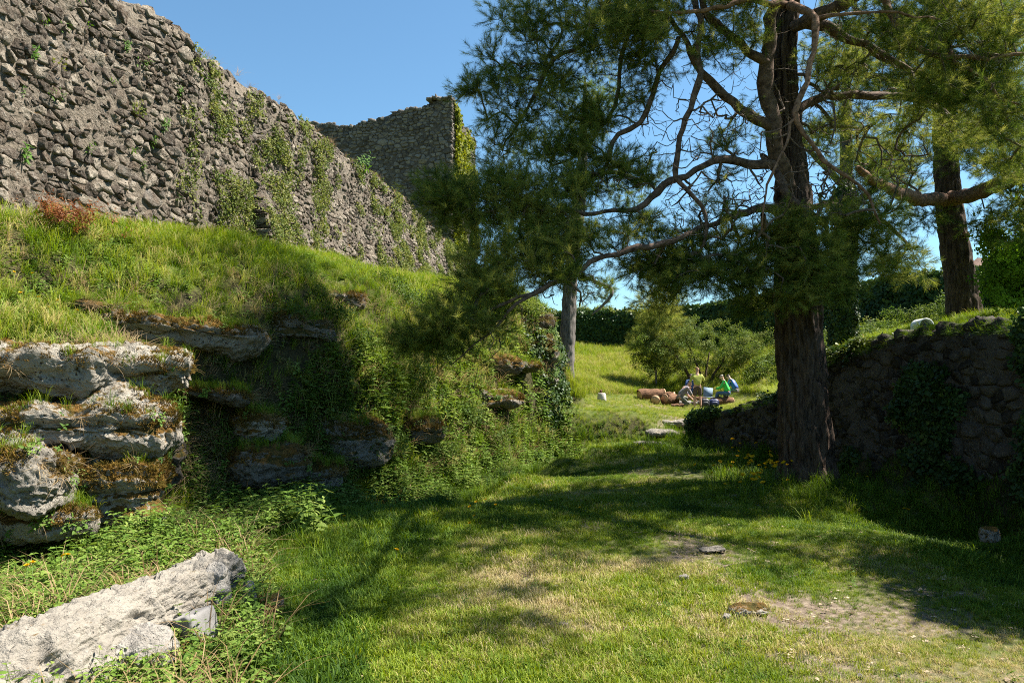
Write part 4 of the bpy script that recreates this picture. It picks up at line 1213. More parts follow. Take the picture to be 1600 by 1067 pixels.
# back wall ivy
pos, D, s, f = on_wall(binfo, 9000, 0, binfo['L'], -.05, 1.06, lift=.12)
nb_ = fbm(pos, .7, 3, 4)
pos += D * (np.clip(nb_, 0, 1) * .5)[:, None]
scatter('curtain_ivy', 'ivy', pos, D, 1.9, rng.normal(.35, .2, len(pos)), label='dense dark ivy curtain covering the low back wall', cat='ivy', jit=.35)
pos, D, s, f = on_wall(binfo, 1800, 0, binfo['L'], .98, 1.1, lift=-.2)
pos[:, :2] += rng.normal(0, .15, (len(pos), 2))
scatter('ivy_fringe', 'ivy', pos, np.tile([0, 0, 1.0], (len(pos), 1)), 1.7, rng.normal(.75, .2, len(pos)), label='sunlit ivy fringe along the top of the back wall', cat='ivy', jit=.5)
# tower ivy on the lit side
Lc = np.hypot(tl[0] - tc[0], tl[1] - tc[1])
pos, D, s, f = on_wall(tinfo, 1500, Lc + .4, tinfo['L'], .02, .98, lift=.12)
k = (fbm(pos, .5, 3, 2) > -.25)
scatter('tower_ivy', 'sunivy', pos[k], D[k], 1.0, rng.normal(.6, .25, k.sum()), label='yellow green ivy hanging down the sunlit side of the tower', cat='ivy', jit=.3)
# creeper on castle wall
pos, D, s, f = on_wall(cinfo, 26000, 0, cinfo['L'], .0, .98, lift=.07)
px, py, w = proj(pos)
streak = .6 * n2(pos[:, 1] * 2.2, pos[:, 2] * .35, .55, 4, 14) + .6 * n2(pos[:, 1], pos[:, 2], 2.2, 3, 15)
zone = np.interp(px, [0, 250, 360, 400, 470, 560, 640, 720], [-.45, -.4, -.25, .02, -.05, -.12, -.15, -.1]) + .15 * (f < .25) + .1 * (f > .85)
k = (streak + zone > .12) & (px > -50)
k |= (px > 345) & (px < 405) & (py > 285)
k &= rng.random(len(px)) < .8
scatter('wall_creeper', 'creeper', pos[k], D[k], .95 * np.clip(.6 + w[k] / 30, .8, 1.6), rng.normal(.5, .25, k.sum()), label='thin creeper trailing in streaks over the castle wall', cat='creeper', jit=.4)
# retaining wall ivy
pos, D, s, f = on_wall(rinfo, 11000, 0, rinfo['L'], 0, 1.03, lift=.08)
px, py, w = proj(pos)
k = (fbm(pos, .8, 3, 33) + np.interp(px, [1060, 1250, 1400, 1470, 1540, 1600], [.1, -.1, -.12, .08, -.02, .12]) + .3 * (f > .9) > .12)
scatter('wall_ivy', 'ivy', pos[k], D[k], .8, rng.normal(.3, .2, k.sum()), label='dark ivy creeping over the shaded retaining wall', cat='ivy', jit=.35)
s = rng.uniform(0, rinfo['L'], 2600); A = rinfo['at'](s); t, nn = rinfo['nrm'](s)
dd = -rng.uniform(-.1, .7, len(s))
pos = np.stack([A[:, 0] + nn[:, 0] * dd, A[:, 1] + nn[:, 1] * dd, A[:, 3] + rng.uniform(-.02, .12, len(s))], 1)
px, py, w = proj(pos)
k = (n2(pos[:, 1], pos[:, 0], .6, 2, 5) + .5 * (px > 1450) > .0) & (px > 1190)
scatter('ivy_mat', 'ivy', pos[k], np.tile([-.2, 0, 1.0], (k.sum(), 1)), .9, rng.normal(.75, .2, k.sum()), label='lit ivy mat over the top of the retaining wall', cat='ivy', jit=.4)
s = rng.uniform(0, rinfo['L'], 1500); A = rinfo['at'](s); t, nn = rinfo['nrm'](s)
dd = rng.uniform(-.35, .08, len(s))
pos = np.stack([A[:, 0] + nn[:, 0] * dd, A[:, 1] + nn[:, 1] * dd, A[:, 3] - .03 - .1 * (dd > 0)], 1)
scatter('wall_edge_grass', 'tall', pos, np.stack([nn[:, 0] * .9, nn[:, 1] * .9, np.full(len(s), .5)], 1), np.where(A[:, 1] > 16, .4, .5), rng.normal(.3, .2, len(s)), label='grass hanging over the edge of the retaining wall', cat='grass')
# moss and grass hanging on the short ledge by the picnic lawn
x = rng.uniform(1.0, 3.7, 130); y = rng.uniform(19.8, 20.3, 130)
scatter('ledge_plants', 'herb', np.stack([x, y, Hm(x, y)], 1), None, 1.0, rng.normal(.3, .25, 130), label='weeds on the earth step below the picnic lawn', cat='plants')

# individual plants on the castle wall
wp = [(45, 35), (90, 55), (45, 95), (130, 235), (200, 240), (240, 200), (125, 42), (165, 130), (225, 225), (325, 280), (210, 110), (300, 95), (30, 150), (75, 160), (187, 80), (300, 128), (345, 160), (215, 265), (35, 250), (560, 258), (555, 270), (70, 10), (105, 5), (260, 150)]
me_wp = []
for k in range(3):
    me_wp.append(plant(.2, 4, .1, .035, g_, 4).mesh('leaves', leafmat('wall_plant_leaf_%s' % 'abc'[k], [(0, (.08, .17, .02)), (1, (.16, .24, .03))], .35, inst=False)))
for i, (a, b_) in enumerate(wp):
    Y = wallYat(a); q = P(a, b_, Y)
    o = obj('wall_plant', me_wp[i % 3], None, (q[0] + .1 + float(coff(np.array([[q[0], q[1], np.interp(Y, [s_[1] for s_ in stn], [s_[2] for s_ in stn]), 0]]), np.array([q[2]]))[0]), q[1], q[2]))
    sc_ = .75 + .5 * random.random() if a < 500 else 2.0
    o.scale = (sc_,) * 3
    o.rotation_euler = (random.uniform(-.3, .3), R(50) + random.uniform(-.3, .3), random.uniform(-1, 1))
    if a > 500: tag(o, ['leafy yellow green weed on the broken wall crest, upper of the two near the tower', 'leafy yellow green weed on the broken wall crest, lower of the two near the tower'][b_ > 262], 'plant', 'plants rooted in the castle wall')
    else: tag(o, 'small bright green plant rooted in a joint of the castle wall', 'plant', 'plants rooted in the castle wall')
# reddish plant at wall foot
c = P(95, 352, 10.4)
q = rng.normal(0, 1, (46, 3)) * np.array([.3, .2, .1]) + c; q[:, 2] = np.maximum(q[:, 2], Hm(q[:, 0], q[:, 1]) + .02)
PR['redleaf'] = [proto('leaf_spray', plant(.25, 5, .06, .025, g_, 3), M['red_plant'])]
leafy('reddish_shrub', 'redleaf', q, 1.0, rng.random(46), label='reddish brown leafed plant against the castle wall at left', cat='plant')
# tall grass seed stalks on castle wall top
pos, D, s, f = on_wall(cinfo, 1500, 0, cinfo['L'], .97, 1.04, lift=-.3)
pos[:, 0] -= rng.uniform(-.3, .6, len(pos))
k = n2(pos[:, 1], pos[:, 0] * 0, 1.2, 3, 8) > .15
scatter('wall_top_grass', 'dry', pos[k], None, .8, label='thin dry grass growing along the broken wall top', cat='grass')
# yellow flowers
fl = MB()
for k in range(12):
    a = k * 2 * math.pi / 12
    put(fl, leafV(.018, .012, .1, -.3), LF, a, .25, 0, (0, 0, 0)); put(fl, leafV(.012, .01, .1, -.3), LF, a + .25, .7, 0, (0, 0, .002))
FLW = fl.mesh('flower_head', M['yellow'])
v, T, Qd = tube(np.array([[0, 0, 0], [.005, 0, .5], [0, .0, 1.0]]), [.0025, .002, .002], 4)
ms_ = MB(); ms_.add(v, T=T, Q=Qd); STM = ms_.mesh('stem', M['stem'])
def flower(x, y, h, s, label, group, z=None):
    zb = G(x, y) if z is None else z
    r = empty('dandelion', (x, y, zb), label, 'flower', group)
    a = obj('stem', STM, r); a.scale = (1, 1, h)
    b = obj('flower_head', FLW, r, (0, 0, h)); b.scale = (s,) * 3; b.rotation_euler = (random.uniform(-.5, .5), random.uniform(-.2, .8), random.random() * 6)
for i in range(64):
    a = random.gauss(1185, 35); b = random.uniform(690, 790)
    Y = CZ * F / (b - 600) * .93 if b < 720 else 12.3 - (b - 720) * .03
    q = ((a - 800) / F * Y, Y)
    flower(q[0], q[1], random.uniform(.26, .45), random.uniform(1.9, 2.9), 'yellow dandelion in the cluster left of the big pine trunk', 'dandelions left of the big pine trunk')
for a, b in ((1410, 770), (1405, 790), (1350, 725), (1335, 722), (1413, 757), (1280, 745)):
    Y = 10.2 if a > 1380 else 11.6
    flower((a - 800) / F * Y, Y, .28, 1.6, 'yellow dandelion in the grass right of the big pine trunk', 'dandelions right of the big pine trunk')
for a, b in ((541, 813), (735, 803), (745, 800), (775, 806), (742, 818), (735, 832), (700, 790), (760, 760), (790, 768), (800, 765), (622, 875), (480, 800), (520, 795), (600, 780), (860, 790), (905, 800)):
    Y = CZ * F / (b - 600) * 1.0
    flower((a - 800) / F * Y, Y, random.uniform(.06, .14), random.uniform(1.2, 1.7), 'yellow dandelion scattered in the shaded lawn at centre left', 'dandelions in the shaded lawn')
for a, b, Y in ((105, 905, 5.9), (99, 908, 5.85), (50, 920, 5.7), (40, 955, 5.2), (20, 480, 9.2), (60, 495, 9.0), (90, 490, 9.1), (30, 510, 8.8), (120, 505, 9.1), (75, 515, 8.9), (50, 470, 9.4)):
    q = P(a, b, Y)
    flower(q[0], q[1], .42 if b > 800 else .2, 1.4, 'yellow flower among the green herbs at the left edge', 'yellow flowers at the left edge')

# ------------------------------------------------------------------ trees
def trunk_mesh(name, path, mat, seg=56, amp=.03, parent=None, fl=None, seed=0, freq=9.0, step=.06):
    """path rows: x y z r; ridged furrows cut along the trunk"""
    L = smooth_line(path, step)
    pts, rad = L[:, :3], L[:, 3]
    V, T, Qd = tube(pts, rad, seg, True)
    n = len(pts)
    ang = np.tile(np.arange(seg) * 2 * np.pi / seg, n); zi = np.repeat(pts[:, 2], seg); ri = np.repeat(rad, seg)
    cpt = np.repeat(pts, seg, axis=0)
    k = max(2, freq * rad.max())
    q = np.stack([np.cos(ang) * k, np.sin(ang) * k, zi * 1.5], 1)
    rd = np.abs(fbm(q, 1, 3, seed)) ; rd = 1 - np.clip(rd * 2.2, 0, 1)
    fine = fbm(q * np.array([2.5, 2.5, 5]), 1, 2, seed + 3)
    d = -rd * amp + fine * amp * .3 + amp * .3
    if fl is not None:
        h = np.clip((zi - pts[0, 2]) / fl[0], 0, 1)
        lob = .5 + .5 * np.cos(ang * fl[2] + .6 + 1.3 * np.sin(ang))
        d = d + (1 - h) ** 2.2 * fl[1] * (.35 + lob)
    dirv = V[:n * seg] - cpt; dirv /= np.linalg.norm(dirv, axis=1)[:, None] + 1e-9
    V[:n * seg] += dirv * d[:, None]
    off = np.array(parent.location) if parent else 0
    return obj(name, mk(name, V - off, [T, Qd], mat, True), parent)

class Tree:
    def __init__(s, root, seed=0):
        s.root = root; s.P = []; s.par = []; s.rad = []; s.fix = []; s.paths = []; s.rg = np.random.default_rng(seed)
    def limb(s, path, name='limb', mat='bark_red', build=True, seg=10, wob=.03):
        L = smooth_line(path, .14)
        if wob:
            L[1:-1, :3] += np.stack([fbm(L[1:-1, :3] + 10 * k, 1.9, 3, k) for k in range(3)], 1) * wob * 1.15
        b = len(s.P)
        for i, r in enumerate(L):
            s.P.append(r[:3]); s.par.append(b + i - 1 if i else -1); s.rad.append(r[3]); s.fix.append(True)
        if build:
            rr = L[:, 3] * (1 + .06 * s.rg.standard_normal(len(L)) + .2 * fbm(L[:, :3], 4.5, 2, 9))
            V, T, Qd = tube(L[:, :3], rr, seg)
            o = obj(name, mk(name, V - np.array(s.root.location), [T, Qd], M[mat], True), s.root)
    def grow(s, att, maxd=3.0, sag=.12, pen=None):
        att = np.asarray(att, float)
        P0 = np.array(s.P)
        d0 = np.array([np.sqrt(((P0 - a) ** 2).sum(1)).min() for a in att])
        order = np.argsort(d0)
        cap = len(P0) + len(att) * 14
        A = np.zeros((cap, 3)); A[:len(P0)] = P0; n = len(P0)
        root2 = np.array(s.root.location)
        ends = []
        for i in order:
            a = att[i]
            if d0[i] > maxd: continue
            dv = A[:n] - a
            d = np.sqrt((dv ** 2).sum(1))
            j = int(np.argmin(d))
            L = d[j]
            m = int(np.clip(L / .12, 2, 12))
            if n + m >= cap: break
            b = A[j]
            jj = np.cumsum(s.rg.normal(0, .011, (m, 3)), axis=0) * min(1, L); jj *= (1 - np.linspace(0, 1, m))[:, None]
            prev = j
            for k in range(1, m + 1):
                t = k / m
                p = b + (a - b) * t + np.array([0, 0, sag * L * math.sin(t * math.pi) * .6]) + (jj[k - 1] if k < m else 0)
                A[n] = p; s.P.append(p); s.par.append(prev); s.rad.append(0); s.fix.append(False)
                prev = n; n += 1
            s.paths.append((j, list(range(n - m, n))))
            ends.append((n - 1, (a - b) / (L + 1e-6)))
        return ends
    def finish(s, ends_all, name='branches', mat='twig', rmin=.003, k=.0038):
        n = len(s.P); cnt = np.zeros(n)
        for e, _ in ends_all: cnt[e] += 1
        for i in range(n - 1, -1, -1):
            if s.par[i] >= 0 and not s.fix[i]: cnt[s.par[i]] += cnt[i]
        r = np.maximum(rmin, k * np.sqrt(np.maximum(cnt, .3)))
        mb = MB(); Pn = np.array(s.P)
        off = np.array(s.root.location)
        for j, ids in s.paths:
            pts = np.vstack([Pn[j], Pn[ids]])
            rr = np.concatenate([[r[ids[0]]], r[ids]])
            V, T, Qd = tube(pts, rr, 5 if rr.max() > .012 else 3, False)
            mb.add(V - off, Q=Qd)
        if mb.n:
            o = obj(name, mb.mesh(name, M[mat], True), s.root); o['kind'] = 'stuff'
    def tufts(s, ends, per=9, key='needle', name='crown', scl=1.0, tint=(.4, .2), spread=.22, upz=.25, tintlit=0):
        pos, D = [], []
        for e, d in ends:
            p = s.P[e]
            q = e
            for k in range(per):
                if k < 3:
                    pp = np.array(s.P[q]);
                    if s.par[q] >= 0 and not s.fix[s.par[q]]: q = s.par[q]
                    dd = d + s.rg.normal(0, .5, 3)
                else:
                    o = s.rg.normal(0, 1, 3); o[2] *= .55
                    o = o / np.linalg.norm(o) * spread * s.rg.random() ** .5
                    pp = p + o + d * .05; dd = o / spread + d * .5 + s.rg.normal(0, .3, 3)
                dd[2] += upz
                pos.append(pp); D.append(dd)
        pos = np.array(pos); D = np.array(D)
        tn = s.rg.normal(tint[0], tint[1], len(pos)) + .18 * fbm(pos, .7, 2, 3)
        return scatter(name, key, pos, D, scl, tn, parent=s.root, jit=.05)

def blob(cl, rg):
    """attractors: rows (px, py, Y, rpx, rpy, rY, n)"""
    out = []
    for a, b, Y, ra, rb, rY, n in cl:
        u = rg.standard_normal((n, 3)); u /= np.linalg.norm(u, axis=1)[:, None]; u *= (rg.random(n) ** .45)[:, None]
        for q in u: out.append(P(a + q[0] * ra, b + q[1] * rb, Y + q[2] * rY))
    return np.array(out)

def LP(*rows, k=1.0):
    """limb rows (px, py, Y, radius in photo pixels)"""
    return [(*P(a, b, Y), k * r * Y / F) for a, b, Y, r in rows]

# --- the big pine
A0 = P(1262, 735, 12.0); A0[2] = G(A0[0], A0[1]) - .05
big = empty('pine_tree', A0, 'huge old pine with dark furrowed trunk and reddish sprawling limbs, on the lawn at right', 'tree')
trunk_mesh('trunk', [(A0[0], A0[1], A0[2] - .1, .44), *LP((1257, 660, 12, 36), (1252, 580, 12, 34), (1247, 480, 12, 32), (1243, 400, 12, 29), (1240, 330, 12, 26), (1238, 290, 12.05, 24), (1234, 220, 12.1, 18), (1226, 120, 12.2, 16), (1230, 20, 12.3, 15), (1235, -120, 12.4, 15), (1235, -300, 12.5, 16), (1228, -480, 12.6, 11), (1225, -620, 12.6, 4))], M['bark'], 110, .085, big, (.55, .12, 5), 2, 7.5, .05)
TA = Tree(big, 4)
TA.limb(LP((1242, 300, 12.05, 20), (1236, 120, 12.2, 20), (1240, 20, 12.3, 18), (1242, -120, 12.4, 16), (1235, -300, 12.5, 12), (1225, -620, 12.6, 4)), build=False, wob=0)
lb = [
 [(1236, 300, 11.9, 20), (1212, 250, 11.6, 19), (1204, 180, 11.4, 17), (1197, 110, 11.3, 17), (1203, 60, 11.3, 15), (1215, 10, 11.2, 13), (1230, -80, 11.0, 11), (1240, -200, 11, 7)],
 [(1200, 100, 11.3, 11), (1170, 80, 11.2, 10), (1130, 50, 11, 9), (1100, 20, 10.8, 8), (1085, -40, 10.8, 7), (1060, -160, 11, 5)],
 [(1205, 200, 11.4, 12), (1165, 180, 11.3, 11), (1120, 140, 11.2, 10), (1085, 100, 11.2, 8), (1060, 60, 11.2, 6), (1030, -10, 11.2, 5), (1000, -90, 11.3, 3)],
 [(1218, 270, 11.6, 12), (1180, 255, 11.4, 10), (1140, 250, 11.2, 9), (1090, 262, 11, 8), (1050, 285, 10.9, 8), (1005, 325, 10.8, 7), (970, 333, 10.7, 6), (890, 330, 10.6, 4), (820, 336, 10.5, 3), (740, 325, 10.5, 2)],
 [(1085, 0, 10.8, 7), (1088, 70, 10.7, 7), (1090, 140, 10.6, 7), (1070, 205, 10.6, 6), (1050, 265, 10.6, 6), (1060, 285, 10.6, 5), (1098, 320, 10.6, 4.5), (1102, 350, 10.6, 4), (1090, 395, 10.7, 2.5)],
 [(1060, 60, 11.2, 6), (1040, 100, 11.2, 6), (1020, 150, 11.2, 6), (1000, 190, 11.2, 5.5), (970, 205, 11.2, 5.5), (950, 245, 11.2, 5), (925, 280, 11.2, 3), (900, 310, 11.2, 2)],
 [(1000, 10, 11.6, 5), (980, 60, 11.6, 5), (972, 120, 11.6, 5), (960, 180, 11.6, 4), (930, 215, 11.6, 3.5), (900, 242, 11.6, 3), (860, 260, 11.6, 2)],
 [(1060, -60, 11.4, 6), (960, 0, 11.8, 6), (910, 60, 12, 5), (860, 100, 12, 4.5), (830, 155, 12, 4), (810, 190, 12, 3), (785, 235, 12, 2)],
 [(1232, 340, 11.9, 10), (1180, 325, 11.5, 8), (1110, 345, 11, 7), (1050, 370, 10.5, 6.5), (1000, 385, 10.2, 6.5), (950, 402, 10, 6), (890, 432, 9.8, 5.5), (845, 452, 9.7, 5), (815, 470, 9.6, 4), (780, 510, 9.6, 3), (745, 545, 9.5, 2), (705, 570, 9.5, 1.2)],
 [(845, 452, 9.7, 4), (800, 470, 9.6, 3.5), (755, 495, 9.5, 3), (710, 510, 9.4, 2), (660, 520, 9.4, 1.2)],
 [(1235, 10, 11, 9), (1255, 15, 10.6, 8), (1272, 32, 10.3, 8), (1262, 80, 10.2, 6.5), (1250, 140, 10.1, 6), (1247, 180, 10.1, 6), (1262, 210, 10.1, 5), (1290, 250, 10.1, 5), (1330, 280, 10.1, 4), (1355, 310, 10.2, 3), (1375, 350, 10.2, 2)],
 [(1247, 180, 10.1, 3.5), (1225, 225, 10.1, 3), (1205, 270, 10.1, 2.5), (1195, 320, 10.1, 2), (1190, 360, 10.1, 1.5)],
 [(1235, 10, 11, 8), (1190, 5, 10.7, 7), (1120, 12, 10.5, 5), (1060, 25, 10.5, 4), (1000, 20, 10.6, 3), (940, 30, 10.8, 2)],
 [(1245, 190, 12.2, 11), (1260, 165, 12.4, 10), (1285, 146, 12.6, 9), (1330, 146, 12.8, 9), (1385, 152, 13, 8), (1435, 158, 13.2, 7), (1480, 180, 13.3, 5), (1530, 195, 13.4, 3)],
 [(1240, 40, 12.1, 13), (1290, 40, 12.2, 12), (1320, 62, 12.2, 11), (1370, 80, 12.3, 10), (1400, 95, 12.4, 9), (1440, 112, 12.4, 7), (1490, 130, 12.4, 5), (1540, 150, 12.4, 3)],
 [(1240, -150, 12.3, 12), (1320, -90, 11.8, 10), (1375, -10, 11.3, 9), (1402, 38, 11, 9), (1440, 68, 10.8, 8), (1485, 82, 10.7, 6), (1545, 93, 10.6, 5), (1600, 88, 10.5, 4), (1680, 80, 10.5, 2)],
 [(1485, 82, 10.7, 5), (1520, 115, 10.6, 4), (1565, 160, 10.6, 3), (1600, 165, 10.6, 2)],
 [(1272, 30, 10.3, 4), (1340, 22, 10.2, 3.5), (1400, 28, 10.2, 3), (1470, 32, 10.2, 2)],
 [(1222, 260, 11.8, 7), (1190, 240, 11.9, 5), (1230, 300, 11.3, 8), (1260, 330, 11.2, 7), (1290, 370, 11.1, 4), (1300, 410, 11, 2.5)],
 [(1240, 330, 12.2, 8), (1290, 320, 12.3, 6), (1340, 330, 12.4, 5), (1390, 350, 12.4, 4), (1430, 390, 12.5, 2)],
 [(1238, -250, 12.5, 9), (1150, -260, 11.8, 7), (1040, -220, 11, 5), (940, -180, 10.8, 3), (860, -150, 10.8, 2)],
 [(1238, -300, 12.5, 8), (1330, -330, 12, 6), (1450, -300, 11.5, 4), (1550, -250, 11.2, 2)],
 [(1236, -350, 12.5, 7), (1240, -380, 13.5, 6), (1260, -330, 15, 4), (1270, -280, 16, 2)],
 [(1236, -200, 12.4, 8), (1220, -220, 11, 7), (1200, -260, 9.6, 5), (1180, -380, 8.8, 3)],
 [(1236, -120, 12.4, 9), (1270, -150, 11, 8), (1300, -200, 9.4, 6), (1360, -290, 7.6, 5), (1390, -400, 6.4, 3)],
 [(1236, -120, 12.4, 8), (1190, -130, 13.6, 6), (1120, -80, 15, 4), (1070, -40, 16, 2)],
]
for l in lb:
    l2 = []
    for j, (a, b, Y, r) in enumerate(l): l2.append((a, b, Y, r))
    TA.limb(LP(*l2, k=.72), mat='bark_red' if lb.index(l) in (10, 11, 12, 15, 16, 17) else 'bark_limb', wob=.07)
ra = np.random.default_rng(9)
clA = [(850, 30, 12, 90, 45, 1.0, 55), (775, 130, 12, 55, 40, .7, 26), (800, 195, 12, 55, 45, .7, 28), (760, 100, 12, 30, 30, .5, 10), (735, 140, 12, 20, 25, .4, 6), (850, 130, 12, 60, 50, 1, 34), (780, 255, 12, 40, 30, .6, 10),
       (910, 90, 12, 70, 50, 1, 50), (960, 30, 11.2, 80, 40, 1.3, 60), (1020, 30, 10.8, 60, 40, 1, 40), (920, 190, 11.6, 60, 35, .8, 36), (880, 230, 11.6, 70, 25, .8, 34), (1010, 100, 11.2, 40, 40, .8, 22), 
       (700, 305, 10.6, 50, 30, .6, 34), (740, 335, 10.6, 60, 35, .7, 44), (810, 300, 10.8, 70, 35, .8, 52), (850, 340, 10.6, 70, 25, .6, 36), (900, 285, 11, 60, 25, .8, 26), (930, 325, 10.8, 60, 20, .5, 16),
       (790, 400, 10, 70, 35, .7, 40), (870, 390, 10.2, 60, 25, .6, 36), (940, 370, 10.4, 50, 25, .6, 26), (760, 450, 9.7, 60, 30, .5, 40), (700, 500, 9.4, 50, 28, .5, 32), (670, 525, 9.4, 35, 20, .4, 16), (770, 500, 9.6, 40, 22, .4, 18), (720, 545, 9.5, 40, 18, .3, 12),
       (1010, 420, 11.3, 45, 30, .7, 30), (1070, 425, 11, 60, 35, .8, 48), (1140, 430, 11, 60, 40, .8, 56), (1030, 470, 12, 40, 25, .6, 14), (1190, 400, 11, 40, 50, .7, 34), (1120, 370, 11, 60, 25, .7, 18),
       (1270, 400, 10.6, 50, 50, .6, 50), (1250, 450, 10.6, 40, 28, .5, 26), (1310, 430, 11, 40, 40, .6, 30), (1300, 350, 10.6, 50, 30, .6, 26), (1350, 380, 11.2, 50, 40, .7, 34), (1400, 410, 12, 50, 35, .7, 30), (1380, 340, 11.5, 50, 30, .8, 24), (1220, 360, 10.6, 30, 30, .5, 16),
       (1470, 40, 10.8, 90, 50, 1.2, 80), (1560, 40, 10.8, 80, 50, 1.2, 80), (1450, 130, 11.4, 70, 45, 1.2, 56), (1530, 130, 11, 80, 50, 1.2, 84), (1590, 190, 11, 60, 50, 1, 56), (1580, 260, 11.6, 50, 30, .8, 26), (1400, 60, 11.6, 50, 40, 1, 24), (1490, 200, 12.8, 70, 40, 1, 40), (1420, 190, 13, 50, 35, 1, 22),
       (1340, 20, 11.5, 70, 40, 1.2, 30), (1330, 110, 13, 60, 35, 1.2, 20), (1150, 10, 11.2, 70, 30, 1.2, 26), (1100, -30, 11, 60, 30, 1, 30), (1290, 190, 12.8, 60, 30, 1, 14), (1360, 220, 13, 60, 40, 1, 22),
       (900, -60, 11.2, 130, 60, 1.5, 60), (1050, -120, 11, 120, 60, 1.5, 60), (1250, -150, 11.5, 150, 90, 2.5, 90), (1450, -100, 11, 150, 80, 2, 90), (1600, -30, 11, 80, 60, 1.5, 40), (1180, -300, 10.5, 160, 80, 2.5, 90), (1350, -350, 12, 160, 80, 2, 70), (1230, -520, 12.5, 90, 110, 1.6, 90), (1270, -300, 15, 120, 80, 1.5, 50), (1100, -80, 15, 80, 60, 1.3, 36), (1550, -220, 11.2, 100, 80, 1.2, 40), (960, -180, 10.8, 120, 60, 1, 50)]
clA += [(1040, 130, 11.3, 40, 40, .6, 16), (1100, 90, 11, 50, 40, .8, 20), (1130, 230, 11.6, 40, 40, .6, 10), (930, 300, 11, 50, 20, .6, 20), (1000, 350, 11, 60, 20, .6, 18), (1290, 100, 12, 50, 50, 1, 18), (1050, 60, 11, 50, 40, .8, 20), (1000, 160, 11.3, 50, 30, .6, 16), (955, 255, 11.2, 50, 30, .6, 22), (1010, 280, 11, 40, 25, .5, 14), (1150, 60, 11.2, 60, 30, 1, 20), (1060, 390, 11, 60, 30, .6, 26), (1120, 300, 11.4, 50, 60, .8, 12), (1160, 200, 11.6, 50, 60, .8, 10), (870, 430, 10, 60, 20, .4, 22), (640, 530, 9.4, 30, 14, .3, 8), (1170, 470, 11.4, 60, 20, .5, 20)]
attA = blob([(a, b, c, d, e, f, int(n_ * 1.75)) for a, b, c, d, e, f, n_ in clA], ra)
for c_, r_, n_ in (((3.3, 8.4, 7.4), .9, 40), ((3.1, 6.2, 6.8), .95, 60), ((4.3, 6.2, 7.0), .9, 45), ((5.4, 10.0, 8.8), 1.3, 95), ((7.0, 9.4, 8.6), 1.3, 95), ((5.0, 8.8, 8.0), 1.1, 75), ((6.9, 7.9, 5.7), 1.1, 60), ((7.6, 8.6, 6.6), 1.2, 50), ((4.6, 7.4, 7.6), 1.0, 36), ((6.0, 8.2, 7.4), 1.1, 36)):
    u = ra.standard_normal((n_, 3)); u /= np.linalg.norm(u, axis=1)[:, None]; u *= (ra.random(n_) ** .45)[:, None] * r_ * np.array([1, 1, .6])
    attA = np.vstack([attA, u + np.array(c_)])
_px, _py, _w = proj(attA)
_h = fbm(attA, 1.6, 2, 71)
attA = attA[(_h > np.interp(_px, [700, 1000, 1200, 1400], [-.42, -.3, -.16, -.12])) | ((_py < -60) & (_h > -.35))]
for pts_ in ([(4.6, 12.4, 9.5, .13), (3.4, 13, 10.4, .1), (2.0, 13.6, 11.2, .07), (.4, 14.2, 11.2, .04), (-.6, 14.6, 10.9, .02)], [(4.6, 12.5, 11, .11), (4.0, 13.2, 12.2, .07), (2.9, 14, 12.8, .04)], [(4.7, 12.4, 9, .1), (5.6, 13.4, 10, .07), (6.6, 14.2, 10.6, .03)], [(4.7, 12.2, 7.6, .12), (5.8, 10.2, 7.5, .09), (6.6, 8.6, 6.6, .05), (6.9, 7.6, 6.0, .03)]):
    TA.limb(pts_, mat='bark_limb')
for c_, r_, n_ in (((1.0, 13.6, 11.4), 1.6, 70), ((2.6, 14.2, 12.6), 1.8, 80), ((-.4, 14.4, 10.9), 1.2, 50), ((3.9, 12.6, 13.2), 1.7, 60), ((6.4, 14.0, 10.8), 1.5, 50), ((1.2, 11.4, 9.8), 1.2, 40), ((2.8, 10.2, 9.6), 1.2, 45)):
    u = ra.standard_normal((n_, 3)); u /= np.linalg.norm(u, axis=1)[:, None]; u *= (ra.random(n_) ** .45)[:, None] * r_ * np.array([1, 1, .6])
    attA = np.vstack([attA, u + np.array(c_)])
eA = TA.grow(attA, 4.0)
# bare twiggy growth
clT = [(1110, 200, 11, 60, 90, 1.2, 110), (1130, 320, 11, 70, 60, 1.0, 100), (1180, 290, 11, 50, 70, .8, 70), (1060, 340, 11, 50, 40, .8, 40), (1280, 280, 10.6, 50, 60, .7, 80), (1320, 300, 11, 50, 50, .7, 50), (1300, 180, 12, 60, 60, .8, 50), (1400, 260, 12, 70, 50, 1, 60), (1200, 130, 11.5, 100, 90, 1.2, 70), (960, 290, 11, 60, 40, .8, 40), (1350, 120, 12, 80, 60, 1, 60), (1020, 200, 11.2, 60, 60, 1, 50), (900, 460, 10, 60, 20, .4, 24)]
_lp = np.array([p for p, f_, q_ in zip(TA.P, TA.fix, TA.rad) if f_ and q_ < .14])
_a, _b, _c = proj(_lp)
_lp = _lp[(_b > -60) & (_b < 560) & (_a > 600) & (_a < 1650)]
_st = _lp[ra.integers(0, len(_lp), 620)] + ra.normal(0, 1, (620, 3)) * np.array([.17, .17, .2]) - np.array([0, 0, .12])
eT = TA.grow(_st, 3.0, sag=-.15)
eT += TA.grow(blob([(a, b, c, d, e, f, int(n_ * 1.9)) for a, b, c, d, e, f, n_ in clT], ra), 3.0, sag=-.1)
TA.finish(eA + eT, 'branches')
TA.tufts(eA, 9, name='crown', scl=1.0, tint=(.62, .3), spread=.17)

